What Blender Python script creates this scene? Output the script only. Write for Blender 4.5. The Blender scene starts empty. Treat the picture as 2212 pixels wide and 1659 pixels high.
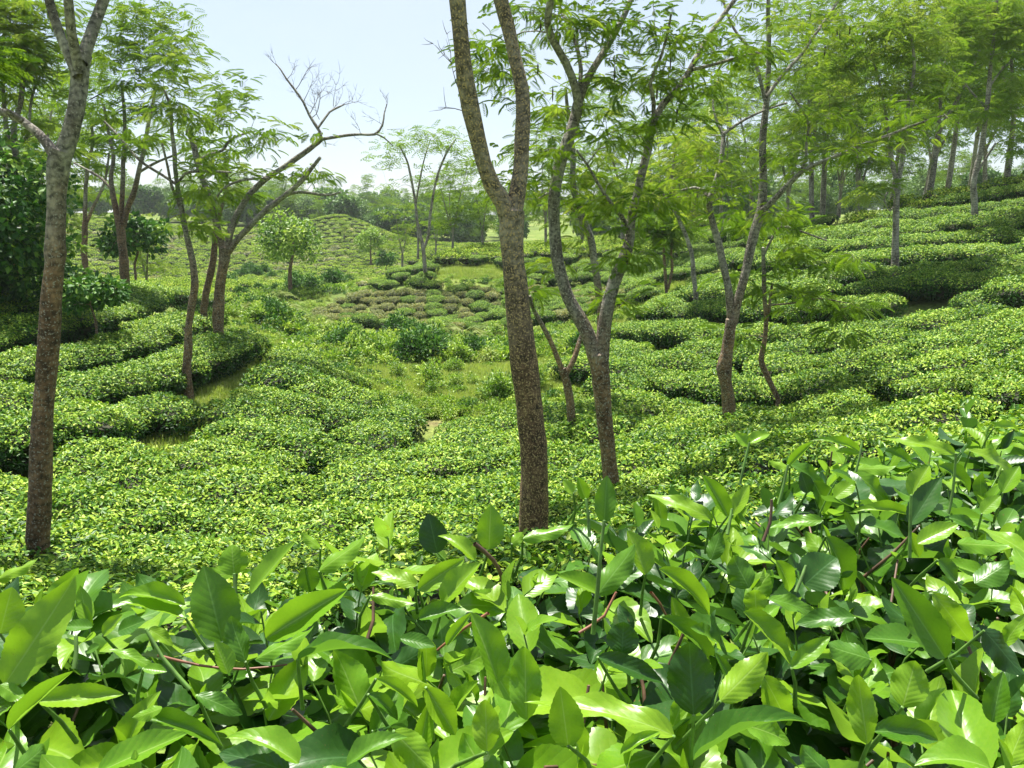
import bpy, math
import numpy as np
from mathutils import Vector, Matrix, Euler
RNG = np.random.default_rng(7)
R = math.radians
scene = bpy.context.scene
COL = scene.collection

# ---------------------------------------------------------------- camera, sky, sun, exposure
CAM_Z = 6.0
PITCH = R(11.5)
HFOV = R(65.0)
CX, CY, FPX = 1106.0, 829.5, 1106.0 / math.tan(HFOV / 2)
cam_data = bpy.data.cameras.new('camera')
cam_data.sensor_fit = 'HORIZONTAL'
cam_data.angle = HFOV
cam_data.clip_start = 0.02
cam_data.clip_end = 5000
cam = bpy.data.objects.new('camera', cam_data)
COL.objects.link(cam)
cam.location = (0, 0, CAM_Z)
cam.rotation_euler = (R(90) - PITCH, 0, 0)
scene.camera = cam

SUN_DIR = Vector((-0.14, 0.30, 0.94)).normalized()      # towards the sun
world = bpy.data.worlds.new('World')
scene.world = world
world.use_nodes = True
wn = world.node_tree
bg = wn.nodes['Background']
sky = wn.nodes.new('ShaderNodeTexSky')
sky.sky_type = 'NISHITA'
sky.sun_disc = False
sky.sun_elevation = math.asin(SUN_DIR.z)
sky.sun_rotation = math.atan2(SUN_DIR.x, SUN_DIR.y)
sky.altitude = 30
sky.air_density = 1.0
sky.dust_density = 1.0
sky.ozone_density = 1.3
# thin high haze whitens the sky
_tc = wn.nodes.new('ShaderNodeTexCoord'); _mp = wn.nodes.new('ShaderNodeMapping'); _mp.inputs['Scale'].default_value = (1, 1, 2.5)
_no = wn.nodes.new('ShaderNodeTexNoise'); _no.inputs['Scale'].default_value = 1.6; _no.inputs['Detail'].default_value = 5
_mr = wn.nodes.new('ShaderNodeMapRange'); _mr.inputs[1].default_value = .3; _mr.inputs[2].default_value = .7; _mr.inputs[3].default_value = .3; _mr.inputs[4].default_value = .75
_mx = wn.nodes.new('ShaderNodeMix'); _mx.data_type = 'RGBA'; _mx.inputs[7].default_value = (4.5, 5.1, 5.7, 1)
wn.links.new(_tc.outputs['Generated'], _mp.inputs[0]); wn.links.new(_mp.outputs[0], _no.inputs[0]); wn.links.new(_no.outputs[0], _mr.inputs[0])
wn.links.new(_mr.outputs[0], _mx.inputs[0]); wn.links.new(sky.outputs[0], _mx.inputs[6]); wn.links.new(_mx.outputs[2], bg.inputs['Color'])
bg.inputs['Strength'].default_value = 0.07
sun_data = bpy.data.lights.new('sun', 'SUN')
sun_data.energy = 5.0
sun_data.angle = R(0.55)
sun_data.color = (1.0, 0.96, 0.88)
sun = bpy.data.objects.new('sun', sun_data)
COL.objects.link(sun)
sun.rotation_euler = (-SUN_DIR).to_track_quat('-Z', 'Y').to_euler()
sun.location = (0, 0, 60)
vs = scene.view_settings
scene.display_settings.display_device = 'sRGB'
vs.view_transform = 'Standard'
vs.look = 'None'
vs.exposure = 1.38
vs.gamma = 1.0
vs.use_curve_mapping = False
scene.cycles.max_bounces = 8
scene.cycles.diffuse_bounces = 3
scene.cycles.glossy_bounces = 2
scene.cycles.transmission_bounces = 4
scene.cycles.sample_clamp_indirect = 6.0

# ---------------------------------------------------------------- helpers
def ray(u, v):
    a = (u - CX) / FPX
    t = (v - CY) / FPX
    y = math.cos(PITCH) - t * math.sin(PITCH)
    z = -math.sin(PITCH) - t * math.cos(PITCH)
    return a / y, 1.0, z / y

def at(u, v, y):
    """world point seen in direction (u, v) of the photograph at forward distance y"""
    r = ray(u, v)
    return np.array((r[0] * y, y, CAM_Z + r[2] * y))

def project(p):
    p = np.asarray(p, float)
    x, y, z = p[..., 0], p[..., 1], p[..., 2] - CAM_Z
    d = y * math.cos(PITCH) - z * math.sin(PITCH)
    up = y * math.sin(PITCH) + z * math.cos(PITCH)
    d = np.where(d < 0.05, 0.05, d)
    return CX + FPX * x / d, CY - FPX * up / d, d

def px_size(w, y):
    return w * y / FPX

def in_poly(x, y, poly):
    x = np.asarray(x, float); y = np.asarray(y, float)
    inside = np.zeros(x.shape, bool)
    n = len(poly)
    for i in range(n):
        x0, y0 = poly[i]; x1, y1 = poly[(i + 1) % n]
        c = ((y0 > y) != (y1 > y)) & (x < (x1 - x0) * (y - y0) / ((y1 - y0) if y1 != y0 else 1e-9) + x0)
        inside ^= c
    return inside

def mesh_np(name, verts, faces, mats=(), midx=None, smooth=False, attrs=None, uv=None):
    """faces: (N,k) array or list of such arrays"""
    me = bpy.data.meshes.new(name)
    verts = np.asarray(verts, np.float32)
    if not isinstance(faces, list):
        faces = [faces]
    faces = [np.asarray(f, np.int32) for f in faces if len(f)]
    me.vertices.add(len(verts))
    me.vertices.foreach_set('co', verts.ravel())
    if faces:
        tot = np.concatenate([np.full(len(f), f.shape[1], np.int32) for f in faces])
        idx = np.concatenate([f.ravel() for f in faces])
        start = np.concatenate([[0], np.cumsum(tot)[:-1]]).astype(np.int32)
        me.loops.add(len(idx))
        me.loops.foreach_set('vertex_index', idx)
        me.polygons.add(len(tot))
        me.polygons.foreach_set('loop_start', start)
        me.polygons.foreach_set('loop_total', tot)
        if midx is not None:
            me.polygons.foreach_set('material_index', np.asarray(midx, np.int32))
        me.polygons.foreach_set('use_smooth', np.full(len(tot), bool(smooth)))
        if uv is not None:
            l = me.uv_layers.new(name='UVMap')
            l.data.foreach_set('uv', np.asarray(uv, np.float32)[idx].ravel())
    if attrs:
        for k, a in attrs.items():
            a = np.asarray(a, np.float32)
            if a.ndim == 1:
                me.attributes.new(k, 'FLOAT', 'POINT').data.foreach_set('value', a)
            else:
                me.attributes.new(k, 'FLOAT_VECTOR', 'POINT').data.foreach_set('vector', a.ravel())
    for m in mats:
        me.materials.append(m)
    me.update(calc_edges=True)
    return me

class Bag:
    """collects pieces of geometry for one mesh"""
    def __init__(self):
        self.v = []; self.f = {}; self.n = 0; self.tone = []; self.uv = []
    def add(self, v, faces, tone=0.5, mi=0, uv=None):
        v = np.asarray(v, float).reshape(-1, 3)
        if not isinstance(faces, list):
            faces = [faces]
        for f in faces:
            f = np.asarray(f)
            self.f.setdefault((f.shape[1], mi), []).append(f + self.n)
        self.v.append(v)
        self.tone.append(np.broadcast_to(np.asarray(tone, float), (len(v),)))
        self.uv.append(np.zeros((len(v), 2)) if uv is None else uv)
        self.n += len(v)
    def mesh(self, name, mats, smooth=False):
        F = []; M = []
        for (k, mi), fl in self.f.items():
            a = np.concatenate(fl); F.append(a); M.append(np.full(len(a), mi))
        if not self.v:
            self.v = [np.zeros((1, 3))]; self.tone = [np.zeros(1)]; self.uv = [np.zeros((1, 2))]
        return mesh_np(name, np.concatenate(self.v), F, mats,
                       np.concatenate(M) if M else None, smooth,
                       {'tone': np.concatenate(self.tone)}, np.concatenate(self.uv))

def scatter(tv, tf, M, tone=None, vt=None):
    """template verts tv (n,3), faces tf (m,k); M (N,3,4) transforms -> verts, faces, tone"""
    N, n = len(M), len(tv)
    v = np.einsum('nij,kj->nki', M[:, :, :3], tv) + M[:, None, :, 3]
    f = tf[None] + (np.arange(N) * n)[:, None, None]
    t = np.repeat(np.asarray(tone), n) if tone is not None else np.full(N * n, .5)
    if vt is not None:
        t = t + np.tile(vt, N)
    return v.reshape(-1, 3), f.reshape(-1, tf.shape[1]), t

def frames(pos, d, nrm, sx, sy=None, sz=None):
    """transforms with local x along d, local z near nrm"""
    d = d / np.linalg.norm(d, axis=1, keepdims=True)
    y = np.cross(nrm, d); y /= np.linalg.norm(y, axis=1, keepdims=True) + 1e-9
    z = np.cross(d, y)
    sx = np.asarray(sx, float)
    sy = sx if sy is None else sy
    sz = sx if sz is None else sz
    M = np.empty((len(pos), 3, 4))
    M[:, :, 0] = d * np.reshape(sx, (-1, 1)); M[:, :, 1] = y * np.reshape(sy, (-1, 1))
    M[:, :, 2] = z * np.reshape(sz, (-1, 1)); M[:, :, 3] = pos
    return M

def resample(pts, step):
    pts = np.asarray(pts, float)
    out = [pts[0]]
    n = len(pts)
    for i in range(n - 1):
        p0 = pts[max(i - 1, 0)]; p1 = pts[i]; p2 = pts[i + 1]; p3 = pts[min(i + 2, n - 1)]
        L = np.linalg.norm((p2 - p1)[:3])
        k = max(1, int(L / step))
        for j in range(1, k + 1):
            t = j / k
            out.append(0.5 * ((2 * p1) + (-p0 + p2) * t + (2 * p0 - 5 * p1 + 4 * p2 - p3) * t * t + (-p0 + 3 * p1 - 3 * p2 + p3) * t ** 3))
    return np.array(out)

def tube(bag, pr, seg=8, rough=0.0, tone=0.5, mi=0, cap=True):
    """pr (n,4): xyz + radius"""
    pr = np.asarray(pr, float)
    p = pr[:, :3]; r = np.maximum(pr[:, 3], 0.0005)
    n = len(p)
    t = np.gradient(p, axis=0); t /= np.linalg.norm(t, axis=1, keepdims=True) + 1e-9
    ref = np.array((0, 1, 0.01)) if abs(t[0][1]) < 0.8 else np.array((1, 0, 0.01))
    a = np.cross(t, ref); a /= np.linalg.norm(a, axis=1, keepdims=True) + 1e-9
    b = np.cross(t, a)
    ang = np.arange(seg) * 2 * math.pi / seg
    rr = np.repeat(r[:, None], seg, 1)
    if rough:
        k = RNG.normal(0, 1, (n, seg))
        k = (k + np.roll(k, 1, 0) + np.roll(k, -1, 0) + np.roll(k, 1, 1) + np.roll(k, -1, 1)) / 2.2
        slow = RNG.normal(0, 1, (max(2, n // 5 + 2), 1))
        slow = np.interp(np.linspace(0, len(slow) - 1, n), np.arange(len(slow)), slow[:, 0])[:, None]
        rr = rr * (1 + rough * k + rough * .8 * slow)
    v = p[:, None] + rr[..., None] * (np.cos(ang)[None, :, None] * a[:, None] + np.sin(ang)[None, :, None] * b[:, None])
    i = np.arange(n - 1)[:, None] * seg; j = np.arange(seg)[None]; j2 = (j + 1) % seg
    f = np.stack([i + j, i + j2, i + seg + j2, i + seg + j], -1).reshape(-1, 4)
    L = np.concatenate([[0], np.cumsum(np.linalg.norm(np.diff(p, axis=0), axis=1))])
    uv = np.stack([np.repeat(np.linspace(0, 1, seg)[None], n, 0), np.repeat(L[:, None], seg, 1)], -1).reshape(-1, 2)
    bag.add(v.reshape(-1, 3), f, tone, mi, uv)
    if cap:
        bag.add(np.concatenate([v[-1], [p[-1] + t[-1] * r[-1] * .5]]),
                np.array([[k, (k + 1) % seg, seg] for k in range(seg)]), tone, mi)

def link(name, me, parent=None, **props):
    o = bpy.data.objects.new(name, me)
    COL.objects.link(o)
    if parent is not None:
        o.parent = parent
    for k, v in props.items():
        o[k] = v
    return o

def thing(name, label, cat, loc, group=None, me=None):
    o = bpy.data.objects.new(name, me)
    COL.objects.link(o)
    o.location = loc
    if me is None:
        o.empty_display_size = 0.2
    o['label'] = label; o['category'] = cat
    if group:
        o['group'] = group
    return o

def dup(root, loc, rz=0.0, scale=1.0, label=None, group=None):
    c = root.copy(); COL.objects.link(c)
    c.location = loc; c.rotation_euler = (0, 0, rz)
    c.scale = (scale,) * 3 if np.isscalar(scale) else scale
    if label: c['label'] = label
    if group: c['group'] = group
    for ch in list(root.children):
        d = ch.copy(); COL.objects.link(d); d.parent = c
    return c

# ---------------------------------------------------------------- materials
def new_mat(name):
    m = bpy.data.materials.new(name)
    m.use_nodes = True
    nt = m.node_tree
    nt.nodes.clear()
    return m, nt, nt.nodes, nt.links

def ramp(nodes, stops):
    r = nodes.new('ShaderNodeValToRGB')
    e = r.color_ramp.elements
    while len(e) > 1:
        e.remove(e[-1])
    e[0].position = stops[0][0]; e[0].color = (*stops[0][1], 1)
    for p, c in stops[1:]:
        q = e.new(p); q.color = (*c, 1)
    return r

def foliage_mat(name, stops, rough=0.45, trans=0.35, trans_gain=(1.08, 1.12, .6), spec=0.5, rand=0.12):
    """stops: tone attribute -> colour.  Surface mixed with translucency."""
    m, nt, N, L = new_mat(name)
    out = N.new('ShaderNodeOutputMaterial')
    at_ = N.new('ShaderNodeAttribute'); at_.attribute_name = 'tone'
    oi = N.new('ShaderNodeObjectInfo')
    ma = N.new('ShaderNodeMath'); ma.operation = 'MULTIPLY_ADD'
    ma.inputs[1].default_value = rand; L.new(oi.outputs['Random'], ma.inputs[0])
    sub = N.new('ShaderNodeMath'); sub.operation = 'ADD'
    L.new(at_.outputs['Fac'], ma.inputs[2])
    L.new(ma.outputs[0], sub.inputs[0]); sub.inputs[1].default_value = -rand / 2
    r = ramp(N, stops)
    L.new(sub.outputs[0], r.inputs[0])
    p = N.new('ShaderNodeBsdfPrincipled')
    p.inputs['Roughness'].default_value = rough
    p.inputs['Specular IOR Level'].default_value = spec
    L.new(r.outputs[0], p.inputs['Base Color'])
    tr = N.new('ShaderNodeBsdfTranslucent')
    mu = N.new('ShaderNodeVectorMath'); mu.operation = 'MULTIPLY'
    mu.inputs[1].default_value = trans_gain
    L.new(r.outputs[0], mu.inputs[0]); L.new(mu.outputs[0], tr.inputs['Color'])
    mx = N.new('ShaderNodeMixShader'); mx.inputs[0].default_value = trans
    L.new(p.outputs[0], mx.inputs[1]); L.new(tr.outputs[0], mx.inputs[2])
    L.new(mx.outputs[0], out.inputs['Surface'])
    return m

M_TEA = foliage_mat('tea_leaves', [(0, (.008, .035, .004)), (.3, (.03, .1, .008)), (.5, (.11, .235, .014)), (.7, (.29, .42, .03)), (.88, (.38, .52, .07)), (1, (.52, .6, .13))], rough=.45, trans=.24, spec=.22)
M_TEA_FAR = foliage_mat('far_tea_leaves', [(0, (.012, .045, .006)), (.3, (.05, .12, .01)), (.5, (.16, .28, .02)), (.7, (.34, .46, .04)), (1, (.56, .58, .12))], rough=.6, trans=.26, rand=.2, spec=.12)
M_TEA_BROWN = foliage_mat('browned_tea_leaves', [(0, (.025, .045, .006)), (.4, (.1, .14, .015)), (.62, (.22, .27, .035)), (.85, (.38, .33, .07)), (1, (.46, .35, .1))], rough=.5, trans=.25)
M_FEATHER = foliage_mat('feathery_leaves', [(0, (.055, .12, .01)), (.4, (.13, .235, .018)), (.7, (.23, .34, .025)), (1, (.36, .42, .08))], rough=.5, trans=.46, rand=.2)
M_FEATHER_PALE = foliage_mat('pale_feathery_leaves', [(0, (.08, .15, .012)), (.4, (.15, .26, .02)), (.7, (.23, .32, .045)), (1, (.36, .42, .1))], rough=.5, trans=.46, rand=.2)
M_DARKLEAF = foliage_mat('dark_glossy_leaves', [(0, (.012, .04, .008)), (.45, (.03, .1, .014)), (.7, (.08, .2, .025)), (1, (.25, .38, .06))], rough=.5, trans=.25, spec=.25)
M_WILD = foliage_mat('wild_shrub_leaves', [(0, (.04, .11, .01)), (.35, (.13, .25, .025)), (.65, (.26, .4, .04)), (1, (.45, .54, .12))], rough=.5, trans=.35, rand=.25)
M_PALM = foliage_mat('palm_fronds', [(0, (.05, .1, .015)), (.5, (.13, .2, .03)), (1, (.26, .28, .08))], rough=.6, trans=.35, spec=.15)
M_GRASS = foliage_mat('grass_blades', [(0, (.15, .24, .03)), (.5, (.3, .4, .07)), (1, (.46, .46, .16))], rough=.6, trans=.35)
M_FARWOOD = foliage_mat('far_wood_leaves', [(0, (.03, .08, .02)), (.5, (.1, .2, .04)), (1, (.26, .38, .07))], rough=.6, trans=.25, rand=.3)

def core_mat():
    m, nt, N, L = new_mat('bush_core_wood')  # for the added light-blocking core of the bushes and for real stems
    out = N.new('ShaderNodeOutputMaterial'); p = N.new('ShaderNodeBsdfPrincipled')
    no = N.new('ShaderNodeTexNoise'); no.inputs['Scale'].default_value = 14
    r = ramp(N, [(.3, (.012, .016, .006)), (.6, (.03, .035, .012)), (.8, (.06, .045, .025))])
    L.new(no.outputs[0], r.inputs[0]); L.new(r.outputs[0], p.inputs['Base Color'])
    p.inputs['Roughness'].default_value = .9
    L.new(p.outputs[0], out.inputs[0])
    return m
M_CORE = core_mat()

def bark_mat(name, low, high, light, fleck=0.0, split=1.6, scale=9.0):
    """bark: reddish-brown low on the trunk, grey with lichen higher up (object-space height)"""
    m, nt, N, L = new_mat(name)
    out = N.new('ShaderNodeOutputMaterial'); p = N.new('ShaderNodeBsdfPrincipled')
    tc = N.new('ShaderNodeTexCoord')
    sx = N.new('ShaderNodeSeparateXYZ'); L.new(tc.outputs['Object'], sx.inputs[0])
    mp = N.new('ShaderNodeMapping'); mp.inputs['Scale'].default_value = (1, 1, .45)
    L.new(tc.outputs['Object'], mp.inputs[0])
    n1 = N.new('ShaderNodeTexNoise'); n1.inputs['Scale'].default_value = scale; n1.inputs['Detail'].default_value = 8; n1.inputs['Roughness'].default_value = .65
    L.new(mp.outputs[0], n1.inputs[0])
    n2 = N.new('ShaderNodeTexNoise'); n2.inputs['Scale'].default_value = 2.2; n2.inputs['Detail'].default_value = 4
    L.new(tc.outputs['Object'], n2.inputs[0])
    h = N.new('ShaderNodeMath'); h.operation = 'MULTIPLY_ADD'; h.inputs[1].default_value = 1.6; L.new(n2.outputs[0], h.inputs[0])
    h2 = N.new('ShaderNodeMath'); h2.operation = 'SUBTRACT'; L.new(sx.outputs[2], h2.inputs[0]); h2.inputs[1].default_value = split + .8
    L.new(h2.outputs[0], h.inputs[2])
    mr = N.new('ShaderNodeMapRange'); mr.inputs[1].default_value = -.5; mr.inputs[2].default_value = .6
    L.new(h.outputs[0], mr.inputs[0])
    mix = N.new('ShaderNodeMix'); mix.data_type = 'RGBA'
    mix.inputs[6].default_value = (*low, 1); mix.inputs[7].default_value = (*high, 1)
    L.new(mr.outputs[0], mix.inputs[0])
    # value variation + lichen patches
    r1 = ramp(N, [(.3, (.28,) * 3), (.45, (.75,) * 3), (.6, (1.15,) * 3), (.75, (1.6,) * 3)])
    wv = N.new('ShaderNodeTexWave'); wv.bands_direction = 'Z'; wv.inputs['Scale'].default_value = 3.5; wv.inputs['Distortion'].default_value = 9; wv.inputs['Detail'].default_value = 4; wv.inputs['Detail Scale'].default_value = 3
    L.new(tc.outputs['Object'], wv.inputs[0])
    wm = N.new('ShaderNodeMath'); wm.operation = 'MULTIPLY_ADD'; wm.inputs[1].default_value = .22; L.new(wv.outputs['Fac'], wm.inputs[0])
    wm2 = N.new('ShaderNodeMath'); wm2.operation = 'SUBTRACT'; L.new(n1.outputs[0], wm2.inputs[0]); wm2.inputs[1].default_value = .1
    L.new(wm2.outputs[0], wm.inputs[2]); L.new(wm.outputs[0], r1.inputs[0])
    mu = N.new('ShaderNodeMix'); mu.data_type = 'RGBA'; mu.blend_type = 'MULTIPLY'; mu.inputs[0].default_value = 1
    n4 = N.new('ShaderNodeTexNoise'); n4.inputs['Scale'].default_value = 3.6; n4.inputs['Detail'].default_value = 5; n4.inputs['Distortion'].default_value = .8
    L.new(mp.outputs[0], n4.inputs[0])
    r4 = ramp(N, [(.36, (.5, .46, .42)), (.47, (.9, .88, .85)), (.56, (1.08, 1.1, 1.08)), (.66, (1.55, 1.6, 1.5))]); L.new(n4.outputs[0], r4.inputs[0])
    mu0 = N.new('ShaderNodeMix'); mu0.data_type = 'RGBA'; mu0.blend_type = 'MULTIPLY'; mu0.inputs[0].default_value = 1
    L.new(mix.outputs[2], mu0.inputs[6]); L.new(r4.outputs[0], mu0.inputs[7])
    L.new(mu0.outputs[2], mu.inputs[6]); L.new(r1.outputs[0], mu.inputs[7])
    n3 = N.new('ShaderNodeTexNoise'); n3.inputs['Scale'].default_value = scale * 2.4; n3.inputs['Detail'].default_value = 5
    L.new(tc.outputs['Object'], n3.inputs[0])
    r3 = ramp(N, [(.56 - fleck * .1, (0,) * 3), (.64 - fleck * .06, (1,) * 3)])
    L.new(n3.outputs[0], r3.inputs[0])
    mx2 = N.new('ShaderNodeMix'); mx2.data_type = 'RGBA'; mx2.inputs[7].default_value = (*light, 1)
    L.new(r3.outputs[0], mx2.inputs[0]); L.new(mu.outputs[2], mx2.inputs[6])
    L.new(mx2.outputs[2], p.inputs['Base Color'])
    p.inputs['Roughness'].default_value = .85
    b = N.new('ShaderNodeBump'); b.inputs['Strength'].default_value = .8; b.inputs['Distance'].default_value = .02
    ad = N.new('ShaderNodeMath'); ad.operation = 'ADD'; L.new(n1.outputs[0], ad.inputs[0]); L.new(n3.outputs[0], ad.inputs[1])
    L.new(ad.outputs[0], b.inputs['Height']); L.new(b.outputs[0], p.inputs['Normal'])
    L.new(p.outputs[0], out.inputs[0])
    return m

M_BARK_GOLD = bark_mat('flecked_brown_bark', (.12, .07, .038), (.17, .14, .105), (.42, .3, .14), fleck=.35, split=2.9, scale=26)
M_BARK_LEFT = bark_mat('grey_over_brown_bark', (.15, .085, .048), (.2, .18, .15), (.3, .275, .23), fleck=-.1, split=3.7, scale=22)
M_BARK = bark_mat('grey_bark', (.17, .1, .052), (.19, .175, .145), (.33, .3, .23), fleck=.15, split=2.9, scale=18)
M_BARK_DEAD = bark_mat('dark_dead_bark', (.05, .035, .028), (.05, .038, .03), (.12, .1, .08), fleck=-.2, split=-5, scale=10)
M_BARK_FAR = bark_mat('pale_grey_bark', (.17, .12, .085), (.22, .2, .17), (.33, .3, .25), fleck=.1, split=.2, scale=7)
# ---------------------------------------------------------------- terrain
# (u, v, forward distance, height of what is seen there above the soil)
T = .78
SIGHT = [
 (0,1200,5.0,0.98),(500,1240,4.6,0.98),(80,1160,7.0,0.98),(1150,1130,7.0,0.98),(400,1100,8.5,0.98),(800,1100,8.3,0.98),(0,990,10.4,0.98),
 (330,975,11,0.98),(600,960,12,0.98),(900,1000,11.6,0.98),(1318,1040,10.6,0.98),(1300,905,15,T),(950,880,17.5,T),(1235,915,15.2,T),
 (900,815,22,.15),(1150,825,21,.15),(1250,840,19.5,.15),(760,760,24,.3),(560,730,21.5,T),(620,790,18,T),(700,705,29,.5),
 (900,700,33,.5),(600,645,40,.5),(560,600,50,.8),(620,622,46,.5),(1100,690,33,.4),
 (900,684,36,T),(660,668,37.5,T),(900,605,42.5,T),(950,562,47,T),(1050,541,51,T),(985,535,52,T),(975,556,48,T),(1050,516,56,T),(1300,519,56,T),(700,655,39.5,T),(1050,604,42.5,T),(1100,684,36,T),(1300,612,42,T),(1300,556,49,T),(820,600,45,T),
 (400,790,17,T),(470,708,20.3,T),(268,604,25.5,T),(150,640,21.5,T),(0,620,21,T),(0,800,14.5,T),(200,800,15.5,T),(330,640,23.5,T),(330,900,13.0,T),(150,930,11.8,T),
 (1400,1000,11,0.98),(1700,955,9.6,T),(2212,930,6.6,T),(2212,860,9,T),(1900,900,9.8,T),(2212,750,13.5,T),(1575,905,14.5,0.88),(1680,862,16.3,0.88),(1400,765,21,T),
 (1400,705,25.5,T),(1800,760,18,T),(2212,672,17.5,T),(1800,662,22,T),(1935,557,25,T),(2212,560,22.5,T),(2106,465,29,T),(2212,374,34,T),(2212,470,28,T),
 (1900,447,37,T),(1800,500,32,T),(1700,505,38,T),(1500,565,33,T),(1440,640,28,T),(1340,690,30,T),
 (300,595,72,T),(300,484,130,T),(200,474,142,T),(740,448,112,T),(725,452,114,T),(650,486,118,T),(830,508,104,T),(900,530,96,T),(700,590,72,T),(780,566,84,T),(830,575,74,T),(600,500,108,T),(450,530,98,T),
]
world_pts = []
for u, v, y, h in SIGHT:
    p = at(u, v, y); world_pts.append((p[0], p[1], p[2] - h))
# places the photograph does not show: (x, y, soil height relative to the camera)
for x, y, z in [(0,0,-1.35),(-1,1.2,-1.45),(1.4,1.8,-1.45),(0.5,2.6,-1.9),(2.6,3.2,-1.75),(-2.5,2.4,-1.95),(-4,-6,-1.2),(4,-6,-.8),(5,2,-1.2),(-6,2,-2.1),(8,8,-1.7),(-9,6,-3.0),
                (-8,31,-3.6),(-12,36,-4.3),(-18,45,-4.6),(-22,56,-4.8),(-19,27,-2.4),(-30,30,-1.5),(-26,20,-.6),(-16,18,-1.6),(-30,45,-4.),
                (4,66,-4.2),(-2,62,-4.6),(-10,62,-4.8),(-9,54,-4.6),(14,66,-2.4),(10,62,-2.6),(4,80,-4),(-14,118,-4.8),(-19,135,-3.5),(-5,100,-4.4),(24,60,.2),(20,45,.5),(28,40,2.4),(40,60,1.6),(16,38,-.3),(35,30,3.5),(30,15,1.5),(20,10,.2),
                (6,95,-3.0),(20,100,-1),(40,100,0),(-60,100,1),(-50,60,-2),(-36,165,-1.),(-60,165,-.5),(-20,160,-2),(-10,130,-4.5),(10,140,-3.5),(-5,110,-3.6),
                (-80,200,2),(0,200,0),(60,200,2),(100,120,3),(80,40,5),(-80,40,0),(-60,0,-1),(60,-5,2),(0,-40,-1),(-160,330,2),(160,330,3),(0,330,2),(200,100,5),(-160,100,1)]:
    world_pts.append((x, y, CAM_Z + z))
CP = np.array(world_pts)

def _phi(r2):
    r = np.sqrt(r2 + .04)
    return r          # linear-kernel spline, smoothed: no overshoot between sights
_n = len(CP)
_d2 = ((CP[:, None, :2] - CP[None, :, :2]) ** 2).sum(-1)
_A = np.zeros((_n + 3, _n + 3))
_A[:_n, :_n] = _phi(_d2 + 1.2 * 0) - np.eye(_n) * .08
_A[:_n, _n] = 1; _A[:_n, _n + 1:] = CP[:, :2]
_A[_n, :_n] = 1; _A[_n + 1:, :_n] = CP[:, :2].T
_w = np.linalg.solve(_A, np.concatenate([CP[:, 2], [0, 0, 0]]))
def _ground_raw(x, y):
    x = np.atleast_1d(np.asarray(x, float)).ravel(); y = np.atleast_1d(np.asarray(y, float)).ravel()
    out = np.empty(len(x))
    for i in range(0, len(x), 20000):
        a, b = x[i:i + 20000], y[i:i + 20000]
        soft = (.4 + .015 * np.hypot(a, b))[:, None] ** 2
        d2 = (a[:, None] - CP[None, :, 0]) ** 2 + (b[:, None] - CP[None, :, 1]) ** 2
        out[i:i + 20000] = _phi(d2 + soft) @ _w[:_n] + _w[_n] + a * _w[_n + 1] + b * _w[_n + 2]
    return out
# the grid the ground sheet is made of also answers every height question, so all things sit on it
GX = np.unique(np.concatenate([np.sinh(np.linspace(-4.2, 4.2, 261)) * 200 / np.sinh(4.2) , [-420, 420, -900, 900, -1600, 1600]]))
GY = np.concatenate([[-900, -300, -100, -40, -15], -8 + np.cumsum(np.concatenate([[0], .22 * 1.0185 ** np.arange(190)])) , []])
GY = np.concatenate([GY, np.linspace(GY[-1] + 8, 340, 12), [450, 700, 1200, 2200]])
gx, gy = np.meshgrid(GX, GY)
_cx = np.clip(gx, -170, 210); _cy = np.clip(gy, -40, 335)
GZ = _ground_raw(_cx, _cy).reshape(gx.shape)
GZ = GZ + .03 * np.sin(gx * 1.3 + .7 * np.sin(gy * .9)) * np.cos(gy * 1.1)

def ground(x, y):
    x = np.asarray(x, float); y = np.asarray(y, float)
    i = np.clip(np.searchsorted(GX, x) - 1, 0, len(GX) - 2); j = np.clip(np.searchsorted(GY, y) - 1, 0, len(GY) - 2)
    fx = np.clip((x - GX[i]) / (GX[i + 1] - GX[i]), 0, 1); fy = np.clip((y - GY[j]) / (GY[j + 1] - GY[j]), 0, 1)
    return (GZ[j, i] * (1 - fx) + GZ[j, i + 1] * fx) * (1 - fy) + (GZ[j + 1, i] * (1 - fx) + GZ[j + 1, i + 1] * fx) * fy

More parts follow.
